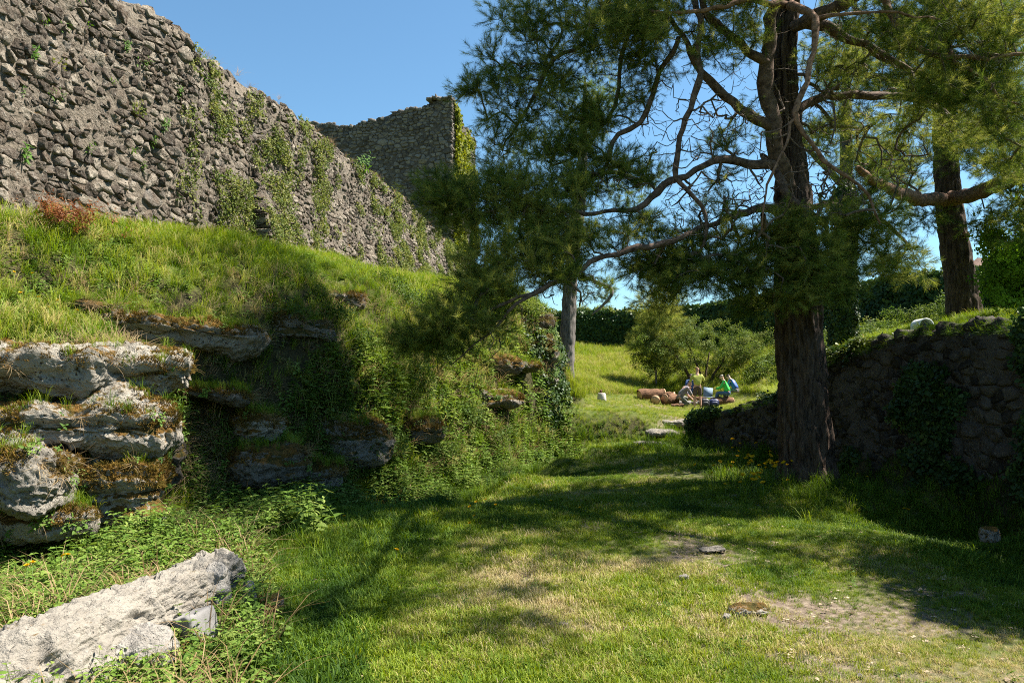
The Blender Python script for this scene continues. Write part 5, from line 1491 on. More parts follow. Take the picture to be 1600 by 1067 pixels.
# --- second pine on the terrace at right
B0 = P(1508, 492, 17.0); B0[2] = G(B0[0], B0[1]) - .1
pb = empty('pine_tree', B0, 'second big pine with bare dark trunk, standing on the terrace at right', 'tree')
trunk_mesh('trunk', [(B0[0], B0[1], B0[2] - .1, .38), *LP((1502, 450, 17, 23), (1493, 390, 17, 21), (1484, 330, 17, 19), (1478, 260, 17, 17), (1474, 180, 17, 15), (1472, 80, 17, 13), (1470, -60, 17, 10), (1468, -200, 17, 6), (1468, -300, 17, 3))], M['bark'], 48, .045, pb, (.5, .06, 5), 12, 7)
TB = Tree(pb, 7)
TB.limb(LP((1478, 300, 17, 14), (1474, 180, 17, 14), (1472, 80, 17, 12), (1470, -60, 17, 9), (1468, -300, 17, 3)), build=False, wob=0)
for l in [[(1482, 312, 16.9, 12), (1520, 305, 16, 12), (1560, 290, 15, 11), (1610, 268, 14, 10), (1680, 240, 13, 7)],
          [(1482, 312, 16.9, 11), (1440, 312, 16, 10), (1400, 300, 15, 9), (1370, 285, 14.4, 7), (1340, 262, 14, 4)],
          [(1478, 230, 17, 8), (1530, 215, 16.4, 6), (1580, 200, 16, 4)], [(1474, 150, 17, 8), (1400, 130, 16.6, 6), (1330, 110, 16.2, 4)], [(1474, 60, 17, 8), (1560, 30, 16, 6), (1640, 10, 15.5, 3)], [(1472, 20, 17, 7), (1390, -30, 16.5, 5), (1320, -40, 16, 3)],
          [(1490, 378, 17, 4), (1503, 372, 16.8, 3.5), (1512, 366, 16.6, 3)]]:
    TB.limb(LP(*l), mat='bark_red', name='limb')
eB = TB.grow(blob([(a, b, c, d * 1.1, e * 1.1, f, int(g * 1.55)) for a, b, c, d, e, f, g in [(1420, 60, 16.6, 60, 50, 1.2, 30), (1560, 180, 16, 60, 40, 1, 30), (1560, 240, 15.5, 70, 50, 1, 50), (1600, 330, 14.5, 40, 50, 1, 36), (1540, 350, 15.5, 30, 25, .7, 12), (1400, 250, 15.5, 60, 40, 1, 34), (1350, 280, 14.6, 40, 30, .6, 20), (1520, 150, 16.4, 80, 50, 1.4, 50), (1400, 120, 16.6, 80, 50, 1.4, 50), (1600, 100, 16, 70, 60, 1.5, 40), (1470, 30, 17, 100, 60, 1.8, 60), (1420, -100, 17, 110, 80, 2, 70), (1530, -150, 17, 100, 80, 2, 60), (1468, -270, 17, 60, 60, 1.3, 40), (1440, 340, 16.4, 40, 20, .5, 10), (1330, 60, 16.3, 50, 60, 1, 30)]], ra), 4.5)
TB.finish(eB, 'branches')
TB.tufts(eB, 10, name='crown', scl=1.2, tint=(.5, .25), spread=.24)

# --- slim pine at the end of the rock spur
D0 = P(884, 610, 28.0); D0[2] = G(D0[0], D0[1]) - .1
pd = empty('pine_tree', D0, 'slim pine with straight grey brown trunk standing beyond the rock spur at centre', 'tree')
trunk_mesh('trunk', [(D0[0], D0[1], D0[2] - .1, .36), *LP((885, 570, 28, 12.5), (888, 500, 28, 11.5), (893, 420, 28, 10.5), (902, 350, 28, 10), (908, 280, 28, 8.5), (912, 200, 28, 6), (914, 150, 28, 3), (914, 120, 28, 1))], M['bark_slim'], 32, .03, pd, (.5, .06, 4), 22, 8)
TD = Tree(pd, 17)
TD.limb(LP((902, 350, 28, 9), (908, 280, 28, 8), (912, 200, 28, 5), (914, 120, 28, 1)), build=False, wob=0)
TD.limb(LP((895, 400, 28, 5), (900, 405, 27.6, 3)), build=False)
for l in [[(904, 330, 28, 5), (860, 330, 27, 4), (810, 350, 26, 2.5)], [(908, 280, 28, 5), (960, 270, 27.2, 3.5), (1010, 285, 26.5, 2)], [(910, 240, 28, 4), (850, 230, 27.5, 2)], [(893, 425, 28, 4), (930, 440, 27.4, 3), (955, 455, 27, 2.5), (940, 480, 27, 2), (925, 492, 27, 1.2)]]:
    TD.limb(LP(*l), mat='bark_slim')
eD = TD.grow(blob([(830, 340, 26.5, 60, 30, 1.5, 34), (980, 290, 27, 60, 40, 1.5, 32), (860, 230, 27.5, 60, 40, 1.5, 30), (920, 160, 28, 60, 60, 1.5, 60), (830, 400, 27, 50, 35, 1.3, 24), (900, 350, 27, 70, 30, 1, 24), (945, 450, 27, 35, 25, .6, 16), (790, 430, 27, 40, 30, 1, 18)], ra), 5)
TD.finish(eD, 'branches', k=.006)
TD.tufts(eD, 10, name='crown', scl=1.6, tint=(.42, .22), spread=.38)

# --- ivy-clad trunk on the terrace
C0 = P(1318, 545, 18.5); C0[2] = G(C0[0], C0[1]) - .1
tcn = empty('tree', C0, 'tree with ivy wrapped trunk on the terrace, right behind the big pine', 'tree')
trunk_mesh('trunk', [(C0[0], C0[1], C0[2] - .1, .28), *LP((1318, 480, 18.5, 13), (1320, 400, 18.5, 11), (1322, 300, 18.5, 10), (1322, 200, 18.5, 8), (1322, 80, 18.5, 5))], M['bark_slim'], 28, .03, tcn, (.4, .05, 4), 32, 8)
TC = Tree(tcn, 27)
TC.limb(LP((1322, 360, 18.5, 8), (1322, 200, 18.5, 6), (1322, 80, 18.5, 4)), build=False, wob=0)
TC.limb(LP((1321, 340, 18.5, 7), (1370, 290, 18.5, 5), (1410, 260, 18.5, 3)), mat='bark_slim')
TC.limb(LP((1321, 300, 18.5, 6), (1270, 240, 18.5, 4), (1240, 200, 18.5, 2)), mat='bark_slim')
eC = TC.grow(blob([(1330, 200, 18.5, 80, 80, 2, 60), (1400, 290, 18.5, 60, 50, 1.5, 34), (1260, 220, 18.5, 60, 60, 1.5, 34), (1330, 90, 18.5, 80, 60, 2, 40), (1350, 330, 18.5, 50, 30, 1, 14)], ra), 5)
TC.finish(eC, 'branches', k=.005)
TC.tufts(eC, 9, name='crown', scl=1.3, tint=(.5, .25), spread=.28)
n = 700
a = rng.uniform(0, 6.28, n); h = rng.uniform(0, 1, n) ** 1.2
ctr = np.array([P(1318, 545 - 250 * t, 18.5) for t in h])
rr = .24 * (1 - .3 * h) + .05
pos = ctr + np.stack([np.cos(a) * rr, np.sin(a) * rr, 0 * a], 1)
scatter('trunk_ivy', 'ivy', pos, np.stack([np.cos(a), np.sin(a), .2 + 0 * a], 1), .8, rng.normal(.5, .25, n), label='ivy wrapped round the tree trunk behind the big pine', cat='ivy')

# --- bright leafy tree at the right edge
E0 = P(1625, 520, 15.0); E0[2] = G(E0[0], E0[1])
te = empty('broadleaf_tree', E0, 'bright green broadleaf tree at the right edge behind the retaining wall', 'tree')
trunk_mesh('trunk', [(E0[0], E0[1], E0[2] - .2, .12), *LP((1622, 440, 15, 7), (1620, 380, 15, 5), (1618, 300, 15, 2))], M['bark_slim'], 14, .01, te, None, 42, 8, .2)
TE = Tree(te, 31); TE.limb(LP((1624, 470, 15, 6), (1620, 380, 15, 5), (1618, 300, 15, 2)), build=False, wob=0)
eE = TE.grow(blob([(1590, 400, 15, 45, 50, 1, 70), (1560, 430, 15.2, 30, 40, .8, 34), (1640, 380, 15, 60, 80, 1.4, 50), (1550, 370, 15.3, 20, 25, .5, 10), (1590, 460, 15, 40, 25, .8, 24), (1640, 290, 15, 60, 50, 1, 30)], ra), 5)
TE.finish(eE, 'branches', k=.003)
TE.tufts(eE, 4, 'decid', 'crown', .85, (.6, .25), .25, .0)

# --- small spreading tree over the picnic place, and shrubs near it
S0 = P(1112, 618, 36.1); S0[2] = G(S0[0], S0[1])
ts = empty('small_tree', S0, 'small many stemmed tree with pale green leaves behind the picnickers', 'tree')
TS = Tree(ts, 37)
for l in [[(1104, 625, 36.1, 2.2), (1110, 595, 36.1, 2), (1125, 570, 36.0, 1.8), (1140, 545, 35.8, 1.3)], [(1100, 625, 36.1, 2), (1098, 600, 36.2, 1.7), (1085, 560, 36.1, 1.4), (1070, 530, 35.9, 1)], [(1106, 625, 36.1, 1.8), (1102, 590, 36.4, 1.6), (1108, 550, 36.6, 1.2)], [(1085, 620, 36.1, 3), (1076, 590, 36.1, 2.6), (1060, 560, 35.8, 2), (1035, 535, 35.2, 1.4)]]:
    TS.limb(LP(*l), mat='bark', name='stem', seg=7)
eS = TS.grow(blob([(a, b, c, d * 1.25, e * 1.1, f, int(g * .75)) for a, b, c, d, e, f, g in [(1060, 530, 35.6, 55, 40, 1.6, 90), (1120, 535, 36.0, 60, 35, 1.6, 80), (1170, 540, 36.1, 40, 30, 1.3, 40), (1020, 545, 35.1, 30, 25, 1.0, 30), (1050, 570, 36.2, 50, 20, 1.2, 40), (1040, 590, 37.1, 40, 22, 1, 30), (1130, 565, 36.6, 40, 18, 1, 26)]], ra), 5)
TS.finish(eS, 'branches', k=.004)
TS.tufts(eS, 6, 'bush', 'crown', 1.05, (.6, .25), .32, .1)
# young pine shoots top left of the shrub
Q0 = P(1024, 570, 36); Q0[2] = G(Q0[0], Q0[1])
tq = empty('young_pine', Q0, 'young yellow green pine sapling in front of the ivy wall at centre', 'tree')
TQ = Tree(tq, 41)
TQ.limb([(Q0[0], Q0[1], Q0[2], .05), *LP((1026, 530, 36, 1.4), (1033, 480, 36, 1), (1040, 450, 36, .6))], mat='bark_slim', name='trunk', seg=7)
eQ = TQ.grow(blob([(1030, 495, 36, 34, 26, 1, 44), (1015, 530, 36, 34, 26, 1.1, 44), (1030, 555, 36, 30, 20, 1, 30), (1045, 464, 36, 20, 16, .6, 14)], ra), 5)
TQ.finish(eQ, 'branches', k=.004)
TQ.tufts(eQ, 8, 'needle', 'crown', 2.2, (.85, .12), .4, .5)
# pale treetops beyond the back wall
for (a, b, Y, rr_, lab) in ((905, 492, 62, 12, 'pale treetop peeping over the back wall, nearest the slim pine trunk'), (940, 490, 64, 9, 'smaller distant treetop over the back wall, right of the pale one')):
    q0 = P(a, b + 30, Y)
    t_ = empty('distant_tree', (q0[0], q0[1], G(q0[0], q0[1])), lab, 'tree')
    TT = Tree(t_, 51); TT.limb([(q0[0], q0[1], G(q0[0], q0[1]), .15), (*P(a, b, Y), .05)], mat='bark_slim', name='trunk', seg=6, wob=0)
    e_ = TT.grow(blob([(a, b, Y, rr_ * 1.5, rr_, .8, 26)], ra), 5); TT.finish(e_, 'branches', k=.004); TT.tufts(e_, 7, 'bush', 'crown', 2.2, (.9, .1), .4, .2)

# --- trees outside the frame on the right whose shade falls on the lawn
for (x0, y0, hh, lab, sd) in ((7.9, 6.3, 4.6, 'leafy tree on the terrace just outside the right edge', 61),):
    z0_ = G(x0, y0)
    t_ = empty('broadleaf_tree', (x0, y0, z0_), lab, 'tree')
    trunk_mesh('trunk', [(x0, y0, z0_ - .2, .16), (x0 + .1, y0, z0_ + 1, .13), (x0, y0 + .1, z0_ + hh * .6, .08), (x0, y0, z0_ + hh * .9, .03)], M['bark_slim'], 14, .01, t_, None, sd, 8, .2)
    TT = Tree(t_, sd); TT.limb([(x0, y0, z0_ + .8, .1), (x0, y0 + .1, z0_ + hh * .6, .07), (x0, y0, z0_ + hh * .9, .03)], build=False, wob=0)
    u = ra.standard_normal((190, 3)); u /= np.linalg.norm(u, axis=1)[:, None]; u *= (ra.random(190) ** .4)[:, None] * np.array([1.3, 2.2, hh * .36]); u += np.array([x0, y0, z0_ + hh * .55])
    e_ = TT.grow(u, 5); TT.finish(e_, 'branches', k=.003); TT.tufts(e_, 9, 'decid', 'crown', 1.2, (.3, .2), .35, 0)

# ------------------------------------------------------------------ picnic place: logs, fire, bags, white stump, bin
PIC = []
def on_ground(px, py, Y):
    q = P(px, py, Y); q[2] = G(q[0], q[1]); return q
M['log_bark'] = barkmat('log_bark', (.05, .028, .018), (.26, .14, .08), 8, 30, 1.0, .03)
M['log_cut'] = plain('sawn_wood', (.55, .33, .18), .8, .25, 20)
def log(c, L, r, yaw, label, pitch=0.0):
    t = empty('log', c, label, 'log', None, yaw)
    n = 9
    pts = np.stack([np.linspace(-L / 2, L / 2, n), np.zeros(n), np.full(n, r * .93) + np.linspace(-L / 2, L / 2, n) * pitch], 1)
    rr = r * (1 + .07 * rng.standard_normal(n)); pts[:, 2] += .02 * rng.standard_normal(n)
    V, T, Qd = tube(pts, rr, 18, False)
    V = V + .01 * fbm(V, 12, 2, 3)[:, None] * 0
    obj('bark', mk('bark', V, Qd, M['log_bark'], True), t)
    for k, i in ((-1, 0), (1, n - 1)):
        ang = np.arange(18) * 2 * np.pi / 18
        c_ = pts[i] + np.array([k * .012, 0, 0])
        ring = np.stack([np.full(18, c_[0]), c_[1] + np.cos(ang) * rr[i] * .93, c_[2] + np.sin(ang) * rr[i] * .93], 1)
        ring0 = ring - np.array([k * .03, 0, 0])
        Vc = np.vstack([ring, ring0, c_]); I = np.arange(18); J = (I + 1) % 18
        o = obj('cut_end', mk('cut_end', Vc, [np.stack([I, J, np.full(18, 36)], 1), np.stack([I, I + 18, J + 18, J], 1)], M['log_cut']), t)
    return t
c = on_ground(1018, 628, 32.6); log(c, 1.15, .26, .25, 'sawn orange brown log bench lying behind the round log end, leftmost of the picnic logs')
c = on_ground(1024, 633, 31.6); log(c, .5, .19, R(80), 'short log with pale round sawn end facing the camera at the picnic place')
c = on_ground(1047, 633, 31.8); log(c, .6, .24, R(30), 'dark brown log stump beside the kneeling person')
c = on_ground(1038, 624, 33.4); log(c, .9, .17, -.4, 'reddish log in pieces behind the dark stump')
c = on_ground(1128, 634, 31.6); log(c, .95, .2, R(15), 'dark log seat under the two people at right')
c = on_ground(1058, 634, 31.2); log(c, .5, .08, R(4), 'thin charred log at the edge of the fire place')
c = on_ground(1084, 628, 33.4); log(c, 1.1, .1, R(-8), 'long low log behind the fire place')
# fire ring stones
fr_ = empty('fire_place', on_ground(1078, 632, 32.4), 'ring of grey stones round the fire place between the picnickers', 'fire place')
sm_ = [mk('hearth_stone', v, SQ, M['cut_stone'], False, {'tint': np.full(26, .4)}) for v in SV[:4]]
for k in range(13):
    a = k * 2 * math.pi / 13
    o = obj('hearth_stone', sm_[k % 4], fr_, (math.cos(a) * .62, math.sin(a) * .5, .05)); o.scale = (.14, .1, .09); o.rotation_euler = (0, 0, a)
# white stump
ST = on_ground(940, 631, 29.0)
stp = empty('stump', ST, 'pale squared stump with reddish stains standing alone on the picnic lawn', 'stump')
V, T, Qd = tube(np.array([[0, 0, -.05], [0, 0, .15], [0, 0, .30], [0, 0, .34]]), [.2, .18, .16, .14], 7)
V[:, 1] *= .7
obj('block', mk('block', V, [T, Qd], stonemat('pale_stump', [(.2, (.32, .26, .22)), (.6, (.5, .46, .42))], moss=.5, mosscols=((.25, .1, .06), (.4, .2, .14)), lichen=.4, bump=.3), True), stp)
V, T, Qd = tube(np.array([[-.04, 0, .34], [-.02, 0, .44], [.0, 0, .48]]), [.06, .045, .02], 7)
obj('broken_spike', mk('broken_spike', V, [T, Qd], M['log_bark'], True), stp)
# white hooped bin on the wall top
WB = P(1441, 524, 12.6); WB[2] = G(WB[0], WB[1]) + .13
wb = empty('litter_bin', WB, 'small white round topped bin with dark opening, standing behind the retaining wall edge', 'bin')
wht = plain('white_enamel', (.72, .73, .74), .35, .06, 4)
ang = np.linspace(0, math.pi, 15)
prof = np.vstack([[-.13, 0], np.stack([-np.cos(ang) * .13, .12 + np.sin(ang) * .12], 1), [.13, 0]])
def hoop(pf, y0, y1, sc):
    n = len(pf); a = np.stack([pf[:, 0], np.full(n, y0), pf[:, 1]], 1); b = np.stack([pf[:, 0], np.full(n, y1), pf[:, 1]], 1)
    c_ = np.stack([pf[:, 0] * sc, np.full(n, y0), pf[:, 1] * (.5 + sc / 2)], 1); d_ = np.stack([pf[:, 0] * sc, np.full(n, y1), pf[:, 1] * (.5 + sc / 2)], 1)
    V = np.vstack([a, b, c_, d_]); I = np.arange(n - 1)
    Qq = np.vstack([np.stack([I, I + 1, n + I + 1, n + I], 1), np.stack([2 * n + I, 3 * n + I, 3 * n + I + 1, 2 * n + I + 1], 1), np.stack([I, 2 * n + I, 2 * n + I + 1, I + 1], 1), np.stack([n + I, n + I + 1, 3 * n + I + 1, 3 * n + I], 1)])
    return V, Qq
V, Qq = hoop(prof, -.13, .13, .86)
obj('shell', mk('shell', V, Qq, wht, True), wb)
n_ = len(prof)
V = np.vstack([np.stack([prof[:, 0] * .85, np.full(n_, .05), prof[:, 1] * .92], 1), [0, .05, .1]]); I = np.arange(n_ - 1)
obj('back_panel', mk('back_panel', V, np.stack([I, I + 1, np.full(n_ - 1, n_)], 1), plain('grey_enamel', (.3, .33, .36), .5, .1, 4)), wb)
V = np.array([[x_, y_, z_] for x_ in (-.05, .08) for y_ in (-.1, .02) for z_ in (.06, .15)], float)
obj('opening', mk('opening', V, np.array([[0, 1, 3, 2], [4, 6, 7, 5], [0, 4, 5, 1], [2, 3, 7, 6], [0, 2, 6, 4], [1, 5, 7, 3]]), plain('black_insert', (.03, .03, .03), .6)), wb)
# slab roof edge at right
SB = P(1600, 500, 11.0)
sb = empty('stone_slab', (SB[0] + .35, SB[1], SB[2] - .1), 'long flat brown stone slab on the terrace at the right edge', 'slab')
o, w, nr = rock('slab', None, (0, 0, 0), (1.0, .4, .06), .1, 70, 'render_grey', 16, strata=.01, rough=.05, norm=5, parent=sb, fine=.01)
# far roof sliver behind the ivy wall
rf = P(1600, 420, 30)
hs_ = empty('far_building', (rf[0] + 1.5, rf[1], 3.8), 'small far building showing a sliver of tiled roof over the ivy wall at right', 'building')
def box(x0, x1, y0, y1, z0, z1):
    V = np.array([[x_, y_, z_] for x_ in (x0, x1) for y_ in (y0, y1) for z_ in (z0, z1)], float)
    return V, np.array([[0, 1, 3, 2], [4, 6, 7, 5], [0, 4, 5, 1], [2, 3, 7, 6], [0, 2, 6, 4], [1, 5, 7, 3]])
V, Qq = box(-3, 3, -2, 2, -.5, rf[2] - 3.8 - .35)
obj('wall', mk('wall', V, Qq, plain('pale_plaster', (.5, .46, .4))), hs_)
z9 = rf[2] - 3.8 - .35
V = np.array([[-3.4, -2.4, z9], [3.4, -2.4, z9], [3.4, 0, z9 + .8], [-3.4, 0, z9 + .8], [3.4, 2.4, z9], [-3.4, 2.4, z9], [-3.4, -2.4, z9 - .12], [3.4, -2.4, z9 - .12], [3.4, 2.4, z9 - .12], [-3.4, 2.4, z9 - .12]])
me = mk('roof', V, [np.array([[0, 1, 2, 3], [3, 2, 4, 5], [6, 7, 1, 0], [8, 9, 5, 4], [9, 8, 7, 6]]), np.array([[0, 3, 5], [1, 4, 2]])], plain('brown_tiles', (.25, .17, .13)))
obj('roof', me, hs_)
# exposed roots
for k, (pp, lab) in enumerate((([(1060, 800, 9.0), (1110, 790, 9.4), (1160, 784, 9.9)], 'thin bare root crossing the shaded lawn left of the pine'), ([(1090, 892, 6.3), (1130, 880, 6.6), (1165, 874, 6.75)], 'short pale root lying in the worn turf near the shadow edge'), ([(1225, 895, 6.25), (1258, 888, 6.4), (1275, 890, 6.4)], 'little twig lying on the lit turf at right'))):
    L = []
    for a, b, Y in pp:
        q = on_ground(a, b, Y); L.append((q[0], q[1], q[2] + .006, .012 if k < 2 else .007))
    L = smooth_line(L, .1); V, T, Qd = tube(L[:, :3], L[:, 3], 6)
    tag(obj('root', mk('root', V, [T, Qd], M['twig'], True)), lab, 'root')

# ------------------------------------------------------------------ people
def skin(name, nodes, edges, mat, parent, sub=2, root=0):
    """nodes: list of (x, y, z, r[, ry])"""
    me = bpy.data.meshes.new(name)
    me.from_pydata([n[:3] for n in nodes], edges, [])
    me.materials.append(mat)
    o = obj(name, me, parent)
    md = o.modifiers.new('skin', 'SKIN'); md.use_smooth_shade = True
    for i, n in enumerate(nodes):
        sv = me.skin_vertices[0].data[i]
        sv.radius = (n[3], n[4] if len(n) > 4 else n[3]); sv.use_root = (i == root)
    s = o.modifiers.new('subdivision', 'SUBSURF'); s.levels = sub; s.render_levels = sub
    return o
skinm = plain('skin', (.55, .32, .23), .6, .08, 20)
hairb = plain('dark_hair', (.03, .022, .018), .7)
hairr = plain('light_brown_hair', (.3, .18, .09), .7)
def person(loc, yaw, label, joints, top, bottom, hair, shoes, sleeve=.5, trous=.5, topname='shirt', botname='shorts', hat=False):
    """joints in a body frame looking along +Y: pelvis chest neck head, elbow/hand, knee/ankle/toe of both sides"""
    r = empty('person', loc, label, 'person', None, yaw)
    J = joints
    def v(k): return np.array(J[k], float)
    pel, che, nek, hed = v('pelvis'), v('chest'), v('neck'), v('head')
    mid = (pel + che) / 2
    nodes = [(*pel, .13, .11), (*mid, .125, .10), (*che, .145, .105), (*nek, .052), (*(hed - (hed - nek) * .35), .062, .072), (*hed, .078, .095), (*(hed + (hed - nek) / np.linalg.norm(hed - nek) * .08), .055, .065)]
    edges = [(0, 1), (1, 2), (2, 3), (3, 4), (4, 5), (5, 6)]
    tn = [(*(pel + (che - pel) * .02), .17, .15), (*mid, .168, .145), (*che, .18, .14), (*(che + (nek - che) * .7), .07)]
    te_ = [(0, 1), (1, 2), (2, 3)]
    bn = [(*(pel + (che - pel) * .12), .145, .12), (*pel, .15, .13)]; be = [(0, 1)]
    right = np.array(J.get('right', (1, 0, 0)), float)
    for s, sg in (('l', -1), ('r', 1)):
        sh = che + right * sg * .19 + (nek - che) * .45
        el, ha = v('elbow_' + s), v('hand_' + s)
        i = len(nodes); nodes += [(*sh, .055), (*el, .04), (*(el + (ha - el) * .9), .027), (*ha, .034, .02)]
        edges += [(2, i), (i, i + 1), (i + 1, i + 2), (i + 2, i + 3)]
        d = (ha - el) / np.linalg.norm(ha - el); sd = np.cross(d, [0, 0, 1.0]); sd = sd / (np.linalg.norm(sd) + 1e-6)
        for k, (o_, l_) in enumerate(((-.03, .07), (-.01, .085), (.01, .08), (.03, .065))):
            b_ = len(nodes); p1 = ha + sd * o_ + d * .035; p2 = p1 + d * l_ * .6 + np.array([0, 0, -.02]); nodes += [(*p1, .009), (*p2, .007)]; edges += [(i + 3, b_), (b_, b_ + 1)]
        b_ = len(nodes); p1 = ha + sd * .035 * -sg; p2 = p1 + sd * .03 * -sg + d * .03; nodes += [(*p1, .011), (*p2, .009)]; edges += [(i + 3, b_), (b_, b_ + 1)]
        t_ = len(tn); e2 = sh + (el - sh) * min(1, sleeve * 2) ; tn += [(*sh, .075), (*e2, .058)]; te_ += [(2, t_), (t_, t_ + 1)]
        if sleeve > .5:
            tn += [(*(el + (ha - el) * .88), .04)]; te_ += [(t_ + 1, t_ + 2)]
        hp = pel + right * sg * .09 - (che - pel) * .06
        kn, an = v('knee_' + s), v('ankle_' + s)
        i = len(nodes); nodes += [(*hp, .09), (*kn, .055), (*(kn + (an - kn) * .35), .056), (*an, .038)]
        edges += [(0, i), (i, i + 1), (i + 1, i + 2), (i + 2, i + 3)]
        b_ = len(bn); k2 = hp + (kn - hp) * min(1, trous * 2 * .95); bn += [(*hp, .105), (*k2, .085 if trous <= .5 else .072)]; be += [(1, b_), (b_, b_ + 1)]
        if trous > .5:
            bn += [(*(kn + (an - kn) * .9), .055)]; be += [(b_ + 1, b_ + 2)]
        td = np.array(J.get('toe_' + s, (0, 1, 0)), float)
        skin('shoe', [(*(an - td * .05 + [0, 0, -.035]), .045), (*(an + td * .06 + [0, 0, -.05]), .045, .035), (*(an + td * .16 + [0, 0, -.055]), .04, .026)], [(0, 1), (1, 2)], shoes, r)
    skin('body', nodes, edges, skinm, r)
    skin(topname, tn, te_, top, r)
    skin(botname, bn, be, bottom, r, root=1)
    up = (hed - nek) / np.linalg.norm(hed - nek)
    fc = np.array(J.get('face', (0, 1, 0)), float)
    bk = hed - fc * .022 + up * .035
    skin('hair', [(*(bk - up * .05 - fc * .02), .07), (*bk, .088, .098), (*(bk + up * .055), .065)], [(0, 1), (1, 2)], hair, r)
    skin('nose', [(*(hed + fc * .085 - up * .0), .012), (*(hed + fc * .105 - up * .03), .014)], [(0, 1)], skinm, r, 1)
    sdv = np.cross(fc, up)
    for sg in (-1, 1):
        skin('ear', [(*(hed + sdv * sg * .082 + up * .015), .012, .02), (*(hed + sdv * sg * .085 - up * .02), .009, .014)], [(0, 1)], skinm, r, 1)
        skin('eye', [(*(hed + fc * .082 + sdv * sg * .03 + up * .01), .008), (*(hed + fc * .084 + sdv * sg * .04 + up * .01), .008)], [(0, 1)], hairb, r, 1)
    return r
black = plain('black_shoes', (.03, .03, .035)); tan = plain('brown_boots', (.2, .13, .08))
stand = dict(pelvis=(0, 0, .93), chest=(.0, .0, 1.28), neck=(.0, .02, 1.48), head=(.02, .06, 1.63), face=(.75, .6, -.25),
             elbow_l=(-.30, .02, 1.10), hand_l=(-.27, .16, .88), elbow_r=(.30, .06, 1.13), hand_r=(.22, .27, 1.28),
             knee_l=(-.11, .03, .49), ankle_l=(-.13, 0, .09), knee_r=(.11, .04, .49), ankle_r=(.14, .0, .09))
c = on_ground(1090, 634, 31.0)
person(c, 0, 'standing man seen from behind in yellow green t-shirt and dark brown shorts', stand, plain('yellow_green_cotton', (.42, .45, .08)), plain('dark_brown_cloth', (.09, .06, .05)), hairr, tan, .5, .5)
kneel = dict(pelvis=(0, -.05, .38), chest=(.0, .2, .70), neck=(0, .34, .86), head=(0, .44, .96), face=(0, .8, -.6),
             elbow_l=(-.22, .42, .48), hand_l=(-.14, .62, .28), elbow_r=(.24, .42, .46), hand_r=(.12, .66, .24),
             knee_l=(-.16, .38, .36), ankle_l=(-.14, .12, .09), knee_r=(.14, .34, .09), ankle_r=(.13, -.12, .1))
c = on_ground(1063, 634, 31.5)
person(c, R(-80), 'crouching person with dark hair and grey t-shirt leaning over the fire place', kneel, plain('grey_mauve_cotton', (.22, .2, .23)), plain('grey_green_cloth', (.16, .17, .14)), hairb, black, .5, .9, botname='trousers')
sit = dict(pelvis=(0, 0, .5), chest=(.0, .12, .86), neck=(0, .2, 1.05), head=(0, .27, 1.17), face=(0, .9, -.4),
           elbow_l=(-.25, .3, .72), hand_l=(-.12, .52, .66), elbow_r=(.25, .3, .72), hand_r=(.12, .52, .66),
           knee_l=(-.12, .46, .5), ankle_l=(-.12, .5, .09), knee_r=(.12, .46, .5), ankle_r=(.12, .42, .09))
green = plain('bright_green_jacket', (.05, .62, .09), .6, .1)
denim = plain('blue_denim', (.07, .14, .28))
blue = plain('royal_blue_jacket', (.03, .1, .38), .6, .1)
c = on_ground(1138, 634, 31.6)
person(c, R(70), 'grey haired person in bright green jacket and jeans sitting on a log', dict(sit), green, denim, plain('grey_hair', (.35, .3, .25)), black, .9, .9, 'jacket', 'trousers')
c = on_ground(1151, 634, 31.9)
sit2 = dict(sit); sit2['chest'] = (0, .16, .82); sit2['neck'] = (0, .27, .98); sit2['head'] = (0, .36, 1.07)
person(c, R(55), 'dark haired person in royal blue jacket bending forward, rightmost on the log', sit2, blue, plain('grey_trousers', (.15, .14, .14)), hairb, black, .9, .9, 'jacket', 'trousers')
c = on_ground(1080, 629, 33.9)
sit3 = {k: (v if k.startswith(('face', 'toe', 'right')) else (v[0], v[1], v[2] - .12)) for k, v in sit.items()}
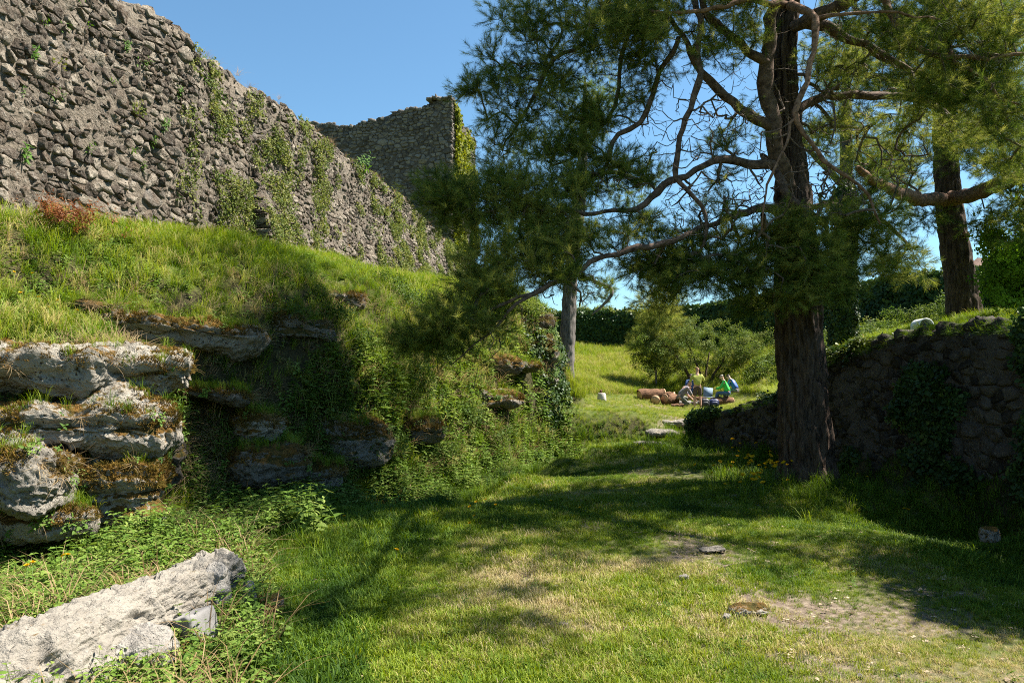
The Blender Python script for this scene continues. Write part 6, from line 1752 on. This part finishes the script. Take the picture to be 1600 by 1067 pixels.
person(c, R(170), 'person in blue sitting low behind the fire, half hidden by the standing man', sit3, plain('deep_blue_cotton', (.04, .09, .24)), denim, hairb, black, .5, .9, botname='trousers')
# bags
def bag(c, s, mat, label, yaw=0, name='backpack'):
    t = empty(name, c, label, 'bag', None, yaw)
    o, w, nr = rock('pack', None, (0, 0, s[2] * .9), s, 0, 80, 'cut_stone', 12, strata=0, rough=.08, norm=3, parent=t, fine=.002)
    o.data.materials[0] = mat
    o, w, nr = rock('front_pocket', None, (0, -s[1] * .95, s[2] * .7), (s[0] * .7, s[1] * .35, s[2] * .5), 0, 81, 'cut_stone', 8, strata=0, rough=.06, norm=3, parent=t, fine=.002)
    o.data.materials[0] = mat
    for sg in (-1, 1):
        V, T, Qd = tube(smooth_line([(sg * s[0] * .4, s[1] * .8, s[2] * 1.6), (sg * s[0] * .5, s[1] * 1.5, s[2] * 1.2), (sg * s[0] * .45, s[1] * .9, s[2] * .4)], .05), .018, 5)
        obj('strap', mk('strap', V, [T, Qd], mat, True), t)
navy = plain('navy_nylon', (.02, .03, .1), .5)
bag(on_ground(1101, 634, 31.3), (.2, .14, .2), plain('black_nylon', (.02, .022, .03), .5), 'black backpack on the ground right of the standing man')
bag(on_ground(1115, 634, 31.4), (.21, .15, .17), navy, 'navy blue backpack lying beside the green jacketed person')
lb_ = on_ground(1105, 630, 32.4)
ch = empty('folding_chair', lb_, 'light grey blue folding chair back between the backpacks', 'chair')
lbm = plain('pale_blue_cloth', (.15, .22, .3))
V, Qq = box(-.2, .2, -.02, .01, .3, .72); Rm = np.array(Matrix.Rotation(R(-14), 3, 'X') @ Matrix.Rotation(R(8), 3, 'Y')); V = V @ Rm.T
obj('backrest', mk('backrest', V, Qq, lbm), ch)
V, Qq = box(-.2, .2, -.4, -.02, .26, .29); obj('seat', mk('seat', V, Qq, lbm), ch)
for sx in (-.18, .18):
    for (y0_, y1_) in ((-.38, 0), (0, -.38)):
        V, T, Qd = tube(np.array([[sx, y0_, 0], [sx, y1_, .3]]), .012, 6); obj('leg', mk('leg', V, [T, Qd], M['cut_stone'], True), ch)
